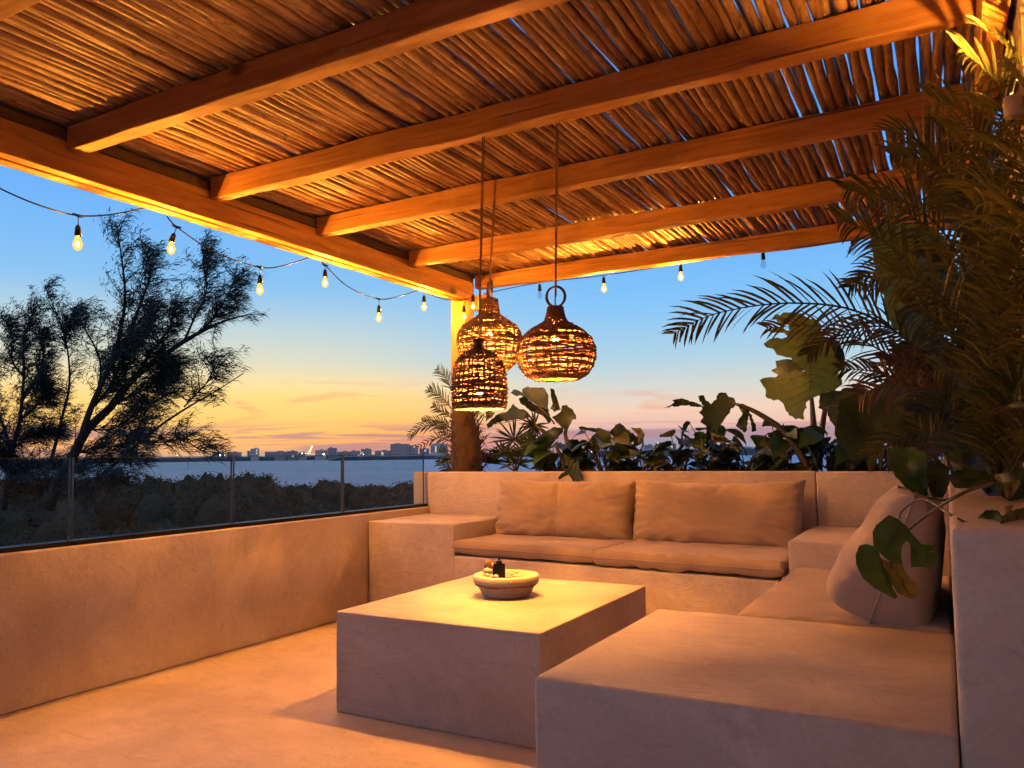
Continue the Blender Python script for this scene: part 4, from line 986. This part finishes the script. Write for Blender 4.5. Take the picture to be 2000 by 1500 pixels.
def bush(label, base, n, h, spread, L_, W_, mat, seed, name='leafy_plant', jag=.12, group=None, mats=None):
    rs = random.Random(seed); base = Vector(base); root = empty(name, label, 'plant', tuple(base)); sm = MB()
    for k in range(n):
        a_ = rs.uniform(0, 2*PI); r_ = spread*math.sqrt(rs.random()); hh = h*rs.uniform(.15, 1)
        tip = base + Vector((math.cos(a_)*r_, math.sin(a_)*r_*.5, hh)); mid = base*.5+tip*.5 + Vector((0, 0, hh*.18))
        sm.tube([base + Vector((rs.uniform(-.3, .3)*spread, rs.uniform(-.2, .2)*spread, -.02)), mid, tip], [.006, .0045, .003], 5)
        dv = Vector((math.cos(a_)+rs.gauss(0, .5), math.sin(a_)+rs.gauss(0, .5)-.3, rs.uniform(-.7, .35)))
        s_ = rs.uniform(.65, 1.25); V, F = leaf_at(tip, dv, L_*s_, W_*s_, seed*100+k, fold=rs.uniform(.05, .5), droop=rs.uniform(.2, .9), jag=jag)
        mb = MB(); mb.add(V, F); mb.build('leaf', (mats[rs.randrange(len(mats))] if mats else mat), root, True)
    sm.build('stems', M_STEM, root, True); return root
BP = [(1.00, 'low dark leafy plant beside the fan palm in the back planter'), (1.42, 'low leafy plant under the drooping round philodendron leaf'),
      (1.74, 'low leafy plant just right of the folded dark leaf'), (2.02, 'low leafy plant left of the torn arching leaf'),
      (2.28, 'round leaved low plant under the torn arching leaf'), (2.52, 'low leafy clump at the foot of the arching stem'), (2.76, 'low clump in front of the tallest far tower'),
      (3.12, 'low leafy clump right of the elephant ear stems'), (3.38, 'low leafy clump above the short wall by the palm'), (3.62, 'low leafy plant in the planter corner below the palm')]
HT = [.10, .17, .13, .16, .20, .13, .17, .12, .18, .22]
for i, (x, lb) in enumerate(BP):
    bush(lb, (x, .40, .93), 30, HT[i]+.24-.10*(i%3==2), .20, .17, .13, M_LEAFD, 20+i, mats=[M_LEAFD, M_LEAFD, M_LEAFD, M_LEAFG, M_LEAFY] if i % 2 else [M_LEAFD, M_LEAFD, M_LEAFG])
# --- palm fronds
def frond(root, path, wid, n, droop, mat, seed, lw=.014, r0=.008, name='frond', up=.15, plane=None):
    """path: 3D points base -> tip. One frond: rachis with two rows of leaflets"""
    rs = random.Random(seed); P3 = smooth_path([Vector(p) for p in path], 26); m_ = len(P3); mb = MB()
    mb.tube(P3, [max(.0015, r0*(1-.85*i/(m_-1))) for i in range(m_)], 5)
    total = sum((P3[i+1]-P3[i]).length for i in range(m_-1))
    for k in range(n):
        t = .14 + .86*k/(n-1); i = min(m_-2, int(t*(m_-1))); p = P3[i].lerp(P3[i+1], t*(m_-1)-i); tg = (P3[i+1]-P3[i]).normalized()
        nrm = plane if plane else Vector((0, -1, .2)); sd = tg.cross(nrm).normalized()
        for s_ in (-1, 1):
            L_ = wid*(math.sin(PI*min(.98, (t*.8+.14)))**.6)*rs.uniform(.78, 1.12)
            dv = (tg*rs.uniform(.75, 1.15) + sd*s_*rs.uniform(.55, .95) + nrm*rs.gauss(0, .16) + Vector((0, 0, up))).normalized()
            q = [p]; cur = p; d2 = dv.copy()
            for j in range(4): d2 = (d2 + Vector((0, 0, -droop*.16*(j+.4)))).normalized(); cur = cur + d2*L_/4; q.append(cur)
            wv = dv.cross(nrm + Vector((rs.gauss(0, .4), rs.gauss(0, .4), rs.gauss(0, .4)))).normalized(); ws = [lw*.35, lw*.5, lw*.5, lw*.36, .0004]
            V = []
            for j in range(5): V += [q[j]-wv*ws[j]*1.0, q[j]+nrm*ws[j]*.35, q[j]+wv*ws[j]]
            F = []
            for j in range(4): b = j*3; F += [(b, b+1, b+4, b+3), (b+1, b+2, b+5, b+4)]
            mb.add(V, F)
    return mb.build(name, mat, root)
# palm at the post
root = empty('feather_palm', 'small dark feather palm at the foot of the corner post', 'palm', tuple(aty(905, 918, .28)))
pp = lambda u, v: aty(u, v, .30)
for i, (pts, wd, n) in enumerate([([(590,930),(480,870),(350,850),(200,880),(70,985)], .13, 17), ([(600,640),(500,520),(400,440),(310,400)], .13, 16), ([(600,420),(560,310),(500,210),(430,135)], .12, 12),
        ([(590,1060),(480,1015),(380,1020),(190,1125)], .11, 13), ([(600,760),(520,700),(440,650),(370,610)], .10, 12), ([(600,900),(500,820),(380,790),(240,780)], .10, 14), ([(600,1010),(540,960),(470,900)], .09, 9),
        ([(600,1440),(520,1380),(440,1300)], .09, 10), ([(620,1300),(540,1200),(470,1150)], .09, 10)]):
    frond(root, [aty(u, v, .30+.03*math.sin(i*2)) for u, v in FC(pts)], wd, n, .35, M_LEAFD, 60+i, .010, .006, up=.1)
# fibrous trunk
mb = MB(); tp = [aty(912, 925, .28), aty(910, 870, .28), aty(905, 820, .28), aty(902, 790, .28)]
mb.tube(smooth_path(tp, 14), [.135, .135, .13, .128, .125, .12, .115, .11, .10, .095, .09, .08, .07][:13], 14); me = mb.mesh('trunk')
for v in me.vertices: v.co += Vector((noise.noise(v.co*30), noise.noise(v.co*30+Vector((5, 0, 0))), 0))*.02
link('trunk', me, M_FIBRE, root, True)
rs = random.Random(5); mb = MB()
for k in range(260):
    a_ = rs.uniform(0, 2*PI); z_ = rs.uniform(.95, 1.50); c = Vector((tp[0].x+.0, tp[0].y, z_)); o_ = Vector((math.cos(a_), math.sin(a_)*.8, 0)); R_ = .12*(1-(z_-.95)*.45)
    p = c + o_*R_; q = p + o_*rs.uniform(.02, .07) + Vector((rs.gauss(0, .02), 0, rs.uniform(.03, .10))); e = q + o_*rs.uniform(.01, .06) + Vector((rs.gauss(0, .03), 0, rs.uniform(-.08, .05)))
    mb.tube([p, q, e], [.006, .004, .001], 4)
fb = mb.build('fibre', M_FIBRE, root); fb['kind'] = 'stuff'
# fan palm
def fan(root, c, r, n, a0, a1, seed, mat, nrm=Vector((0, -1, .1))):
    rs = random.Random(seed); mb = MB(); c = Vector(c); ex = Vector((.87, .48, 0)); ez = Vector((0, 0, 1))
    for k in range(n):
        a_ = a0+(a1-a0)*k/(n-1)+rs.uniform(-.05, .05); dv = ex*math.cos(a_)+ez*math.sin(a_)+Vector((0, rs.uniform(-.25, .25), 0)); L_ = r*rs.uniform(.75, 1.1)
        sd = dv.cross(nrm).normalized(); V = []
        for j, ww in enumerate((.003, .007, .009, .006, .0005)):
            t = j/4; q = c+dv*L_*t+Vector((0, 0, -.10*L_*t*t)); V += [q-sd*ww, q+nrm*ww*.5, q+sd*ww]
        mb.add(V, [f for j in range(4) for f in ((3*j, 3*j+1, 3*j+4, 3*j+3), (3*j+1, 3*j+2, 3*j+5, 3*j+4))])
    return mb.build('fan_leaf', mat, root)
root = empty('fan_palm', 'spiky fan palm between the corner post and the broad philodendron', 'palm', tuple(aty(1010, 918, .45)))
for i, (x, y, r, a0, a1) in enumerate([(310, 740, .24, -.6, 3.9), (540, 570, .15, 1.2, 6.4), (200, 900, .18, 0, 3.4), (430, 900, .20, -.4, 3.3), (60, 1000, .15, .2, 2.9), (330, 1000, .16, -.3, 3.4), (500, 760, .13, .5, 5.5)]):
    c = aty(*FB([(x, y)])[0], .45+.05*(i % 3)); fan(root, c, r, 19, a0, a1, i+3, M_LEAFD)
    mb = MB(); b = aty(1008, 922, .45); mb.tube([b, b.lerp(c, .5)+Vector((0, 0, .03)), c], [.010, .007, .005], 6); mb.build('stem', M_STEM, root, True)
bush('small dark leafy plant at the far left of the planter by the glass', (.02, .38, .93), 24, .20, .14, .10, .055, M_LEAFD, 90, mats=[M_LEAFD, M_LEAFG])
# --- big areca palm on the right
root = empty('areca_palm', 'big dark feather palm filling the right side, fronds reaching over the sofa', 'palm', tuple(at(1950, 960, 4.2)))
fr_specs = [ # pts (u,v), depth at base, depth at tip, leaflet length, count, droop, mat
 ([(1900,830),(1800,690),(1680,610),(1540,592),(1400,612),(1320,650)], 4.3, 3.9, .26, 34, .35, 0),
 ([(1910,840),(1830,760),(1730,690),(1620,640),(1500,640)], 4.4, 4.4, .22, 26, .4, 2),
 ([(1930,820),(1860,640),(1780,520),(1700,455),(1640,430)], 4.2, 3.7, .26, 28, .5, 1),
 ([(1950,800),(1900,600),(1830,470),(1740,395),(1650,370)], 4.2, 3.5, .28, 30, .5, 1),
 ([(1960,800),(1940,560),(1890,410),(1820,330),(1740,300)], 4.1, 3.3, .26, 28, .5, 1),
 ([(1970,800),(1975,560),(1950,380),(1900,270),(1830,240)], 4.0, 3.1, .24, 28, .5, 1),
 ([(1990,760),(2000,480),(1985,300),(1940,190),(1880,130)], 3.9, 3.0, .20, 24, .4, 1),
 ([(2010,700),(2030,420),(2010,250),(1975,150),(1930,90)], 3.9, 3.0, .20, 24, .4, 1),
 ([(2030,700),(2040,400),(2030,220),(2000,110),(1990,40)], 3.8, 2.9, .20, 20, .3, 1),
 ([(1930,840),(1850,780),(1760,750),(1680,770)], 4.2, 3.9, .24, 22, .5, 2),
 ([(1940,860),(1860,840),(1780,850),(1700,890)], 4.1, 3.8, .22, 22, .5, 0),
 ([(1950,840),(1900,720),(1840,640),(1770,600)], 4.0, 3.5, .28, 26, .7, 0),
 ([(1960,820),(1930,680),(1880,560),(1800,500)], 4.0, 3.4, .30, 28, .7, 0),
 ([(1980,860),(1960,700),(1930,560),(1880,470)], 3.9, 3.2, .28, 28, .7, 1),
 ([(1990,880),(2000,720),(1980,600),(1940,520)], 3.9, 3.1, .28, 28, .7, 0),
 ([(2010,880),(2040,700),(2030,540),(1990,430)], 3.8, 3.0, .26, 28, .6, 0),
 ([(1950,900),(1900,830),(1850,800),(1790,810)], 3.9, 3.5, .22, 24, .7, 0),
 ([(1970,900),(1940,800),(1890,740),(1830,720)], 3.8, 3.3, .26, 26, .8, 0),
 ([(1990,920),(1980,820),(1940,750),(1890,720)], 3.8, 3.2, .26, 26, .8, 0),
 ([(2020,920),(2030,820),(2010,740),(1970,700)], 3.7, 3.1, .26, 26, .8, 0),
 ([(1960,920),(1900,880),(1850,880),(1800,910)], 3.8, 3.4, .20, 20, .6, 2),
 ([(1990,930),(1950,880),(1900,860),(1860,880)], 3.7, 3.3, .20, 22, .6, 0),
 ([(1920,820),(1840,700),(1740,640),(1640,650),(1580,690)], 4.5, 4.5, .20, 28, .6, 0),
 ([(1900,850),(1800,780),(1720,730),(1640,720)], 4.6, 4.6, .18, 24, .6, 0),
 ([(1940,830),(1880,660),(1800,560),(1720,530),(1660,560)], 4.5, 4.3, .22, 28, .6, 0),
]
for i, (pts, d0, d1, wd, n, dr, mi) in enumerate(fr_specs):
    mt = [M_PALM, M_PALM, M_DRY][mi]; k = len(pts)
    frond(root, [at(u, v, d0+(d1-d0)*j/(k-1)) for j, (u, v) in enumerate(pts)], wd, int(n*1.25), dr, mt, 200+i, .0135, .009, up=.12)
near_specs = [([(1950,960),(1985,700),(2005,520),(2015,360)], 3.0, 2.25), ([(1950,960),(1975,760),(1985,620),(1990,470)], 3.0, 2.3), ([(1960,960),(2000,800),(2010,700),(2005,600)], 2.9, 2.2),
 ([(1950,960),(1960,840),(1985,760),(2020,720)], 2.9, 2.2), ([(1950,960),(1950,860),(1960,800),(1975,800)], 2.9, 2.3), ([(1960,950),(2000,880),(2030,840),(2050,850)], 2.8, 2.1),
 ([(1940,950),(1930,780),(1950,600),(1990,500)], 3.0, 2.35), ([(1950,900),(1960,640),(1940,420),(1900,300),(1850,250)], 3.1, 2.5), ([(1950,900),(1990,560),(1990,300),(1950,170),(1880,100)], 3.0, 2.4),
 ([(1960,900),(2010,520),(2020,260),(1990,120),(1930,60)], 3.0, 2.3), ([(1940,900),(1920,640),(1860,480),(1780,400),(1700,390)], 3.2, 2.7), ([(1940,900),(1900,700),(1840,580),(1760,540),(1680,560)], 3.2, 2.8),
 ([(1970,900),(2000,620),(1975,440),(1930,370),(1880,370)], 3.0, 2.4), ([(1970,900),(2020,700),(2030,560),(2000,440),(1960,400)], 2.9, 2.2),
 ([(1960,900),(2000,600),(2010,380),(1980,240),(1900,200)], 3.0, 2.3), ([(1950,900),(1960,600),(1950,380),(1900,240),(1820,190)], 3.1, 2.5), ([(1980,900),(2030,600),(2050,380),(2030,230),(1990,150)], 2.8, 2.1),
 ([(1950,900),(1950,620),(1910,440),(1840,330),(1760,300)], 3.2, 2.6), ([(1980,900),(2020,560),(2020,360),(1990,300),(1940,280)], 2.9, 2.2), ([(1940,900),(1930,600),(1880,400),(1800,280),(1740,260)], 3.3, 2.8)]
for i, (pts, d0, d1) in enumerate(near_specs):
    k = len(pts); frond(root, [at(u, v, d0+(d1-d0)*j/(k-1)) for j, (u, v) in enumerate(pts)], .20 if i < 7 else .22, 30, .5, M_PALMLIT if i in (6, 7, 8, 9, 12, 13, 14, 15, 16, 18) else (M_PALM if i % 3 else M_LEAFD), 400+i, .010, .007, up=.15)
rs = random.Random(12)
for i in range(26):
    b = at(rs.uniform(1900, 2060), rs.uniform(830, 960), rs.uniform(4.0, 4.9)); tu = rs.uniform(1720, 2080); tv = rs.uniform(440, 900) if tu > 1800 else rs.uniform(600, 880)
    t_ = at(tu, tv, rs.uniform(3.6, 4.8)); mid = b.lerp(t_, .5)+Vector((0, 0, .14+.1*rs.random()))
    frond(root, [b, b.lerp(mid, .5)+Vector((0, 0, .04)), mid, t_], rs.uniform(.18, .28), 30, .7, [M_PALM, M_LEAFD, M_PALM, M_DRY][i % 4], 300+i, .016, .008, up=.05)
for u, d_ in ((1935, 4.25), (1965, 4.1), (1990, 4.3), (1910, 4.5)):
    a_ = at(u, 990, d_); b = at(u-8+rs.uniform(-5, 5), 780, d_); a_.z = .90; mb = MB(); mb.tube(smooth_path([a_, a_.lerp(b, .5)+Vector((.01, 0, 0)), b], 10), .018, 8); mb.build('cane', M_STEM, root, True)
# large blurred olive leaves within / behind the palm
root = empty('broad_leaf_plant', 'broad olive leaves rising inside the big palm on the right', 'plant', tuple(at(1900, 960, 4.4)))
for i, (o_, rb, d_, mt) in enumerate([
    ([(1700,470),(1730,455),(1800,450),(1850,480),(1880,560),(1860,640),(1800,690),(1740,640),(1715,560)], [(1860,660),(1720,470)], 4.3, M_LEAF),
    ([(1830,290),(1900,310),(1990,300),(2040,380),(2010,480),(1930,500),(1870,450),(1830,380)], [(2010,480),(1850,310)], 3.9, M_LEAF),
    ([(1690,760),(1760,720),(1850,740),(1900,800),(1860,870),(1770,880),(1710,840)], [(1890,840),(1700,790)], 4.4, M_LEAFD),
    ([(1860,560),(1960,540),(2040,600),(2030,720),(1950,760),(1880,700)], [(2020,740),(1880,580)], 4.5, M_LEAFD),
    ([(1900,740),(1990,720),(2060,800),(2040,900),(1950,910),(1890,840)], [(2040,900),(1910,760)], 4.6, M_LEAFD),
    ([(1750,660),(1830,640),(1900,700),(1880,780),(1800,790),(1750,730)], [(1890,780),(1760,680)], 4.6, M_LEAFD),
    ([(1640,780),(1700,770),(1745,820),(1720,890),(1660,900),(1630,850)], [(1720,890),(1650,790)], 4.9, M_LEAFD),
    ([(1920,560),(1990,540),(2060,640),(2050,960),(1960,950),(1905,860),(1900,680)], [(2040,950),(1930,590)], 5.1, M_LEAFD)]):
    leaf_from_outline(o_, (lambda D_: (lambda u, v: at(u, v, D_)))(d_), rb, amp=.06, curl=.10, seed=30+i, step=12, parent=root, mat=mt, jag=2.2)
    mb = MB(); c = at(rb[0][0], rb[0][1], d_); b = at(1920+i*8, 975, d_); mb.tube([b, b.lerp(c, .6)+Vector((.02, 0, 0)), c], [.012, .009, .006], 6); mb.build('stem', M_STEM, root, True)
# dark green leaves over the wall
root = empty('climbing_plant', 'climber with dark leaves spilling over the right wall beside the palm', 'plant', tuple(at(1900, 960, 3.5)))
for i, (o_, rb, d_, mt, f_) in enumerate([
    ([(1030,20),(1080,-20),(1180,-30),(1280,20),(1310,200),(1290,320),(1200,310),(1130,250),(1060,170),(1035,100)], [(1280,320),(1090,0)], 2.95, M_LEAFG, FD),
    ([(1080,230),(1130,250),(1165,290),(1160,350),(1120,360),(1090,310)], [(1160,350),(1090,240)], 3.1, M_DRY, FD),
    ([(1280,100),(1350,60),(1440,120),(1440,240),(1400,330),(1330,330),(1290,240)], [(1380,330),(1340,70)], 2.9, M_LEAFD, FD),
    ([(1430,180),(1540,120),(1700,150),(1800,200),(1760,260),(1600,270),(1480,260)], [(1440,200),(1780,220)], 2.7, M_LEAFD, FD),
    ([(1640,470),(1700,400),(1780,390),(1810,430),(1800,500),(1720,520),(1650,500)], [(1640,490),(1800,420)], 1.92, M_LEAFG, FD),
    ([(1830,230),(1930,215),(1940,250),(1880,330),(1840,330),(1825,280)], [(1850,330),(1920,220)], 2.2, M_LEAFY, FD),
    ([(1830,400),(1890,400),(1870,470),(1840,480)], [(1850,480),(1870,400)], 1.95, M_LEAFY, FD),
    ([(1800,430),(1990,400),(2000,540),(1880,540),(1800,500)], [(1990,520),(1800,450)], 1.86, M_LEAFD, FD),
    ([(1760,180),(1990,120),(2010,230),(1960,330),(1860,350),(1780,300)], [(1990,300),(1780,200)], 2.5, M_LEAFD, FD),
    ([(1420,0),(1560,-40),(1650,40),(1600,150),(1480,160)], [(1600,140),(1440,0)], 3.2, M_LEAFD, FD)]):
    leaf_from_outline(f_(o_), (lambda D_: (lambda u, v: at(u, v, D_)))(d_), f_(rb), amp=.03, curl=.05, seed=50+i, step=7, parent=root, mat=mt, jag=.8)
stem(FD([(1960,545),(1700,530),(1560,500),(1500,470)]), lambda u, v: at(u, v, 1.83), .004, .0025, root)
stem(FD([(1990,170),(1700,220),(1450,340),(1290,330)]), lambda u, v: at(u, v, 2.6), .007, .004, root)
# monstera leaf hanging in front of the leaning cushion
root = empty('monstera', 'split monstera leaf drooping in front of the pale leaning cushion', 'plant', tuple(at(1880, 955, 2.6)))
pm = lambda u, v: at(u, v, 2.40)
leaf_from_outline(FE([(370,455),(450,490),(520,550),(560,610),(640,700),(740,715),(755,765),(705,765),(775,785),(790,840),(770,880),(720,920),(640,900),(555,895),(550,760),(545,700),(520,672),(485,710),(470,790),(485,865),(400,850),(330,800),(290,760),(240,710),(232,600),(262,540)]), pm, FE([(500,540),(330,780)]), amp=.018, curl=.03, seed=3, step=6, parent=root, mat=M_LEAFG)
leaf_from_outline(FE([(240,712),(180,695),(120,710),(90,780),(95,860),(150,980),(250,1080),(350,1140),(420,1195),(445,1170),(400,1080),(400,1000),(340,900),(300,820),(290,765)]), pm, FE([(260,740),(420,1180)]), amp=.018, curl=.04, seed=4, step=6, parent=root, mat=M_LEAFG)
lf = leaf_from_outline(FE([(300,820),(400,852),(480,868),(520,960),(600,1050),(630,1130),(580,1195),(500,1170),(440,1120),(402,1050),(398,990),(340,900)]), lambda u, v: at(u, v, 2.39), FE([(380,850),(580,1180)]), amp=.02, curl=.03, seed=7, step=6, parent=root, mat=M_LEAFY, jag=.5)
lf['label'] = 'yellow brown lobe of the monstera leaf'
def pm2(u, v): return at(u, v, 2.40 - max(0, min(1, (u-1770)/90))*.38 + max(0, u-1880)/70*.25)
stem(FE([(540,575),(640,490),(800,380),(1000,265),(1250,180)]), pm2, .0035, .0048, root)
stem(FE([(460,485),(470,430),(540,370),(620,325),(700,335),(800,400),(900,465)]), pm2, .0024, .0026, root); stem(FE([(700,330),(820,400),(905,470),(930,550)]), pm2, .0024, .002, root)
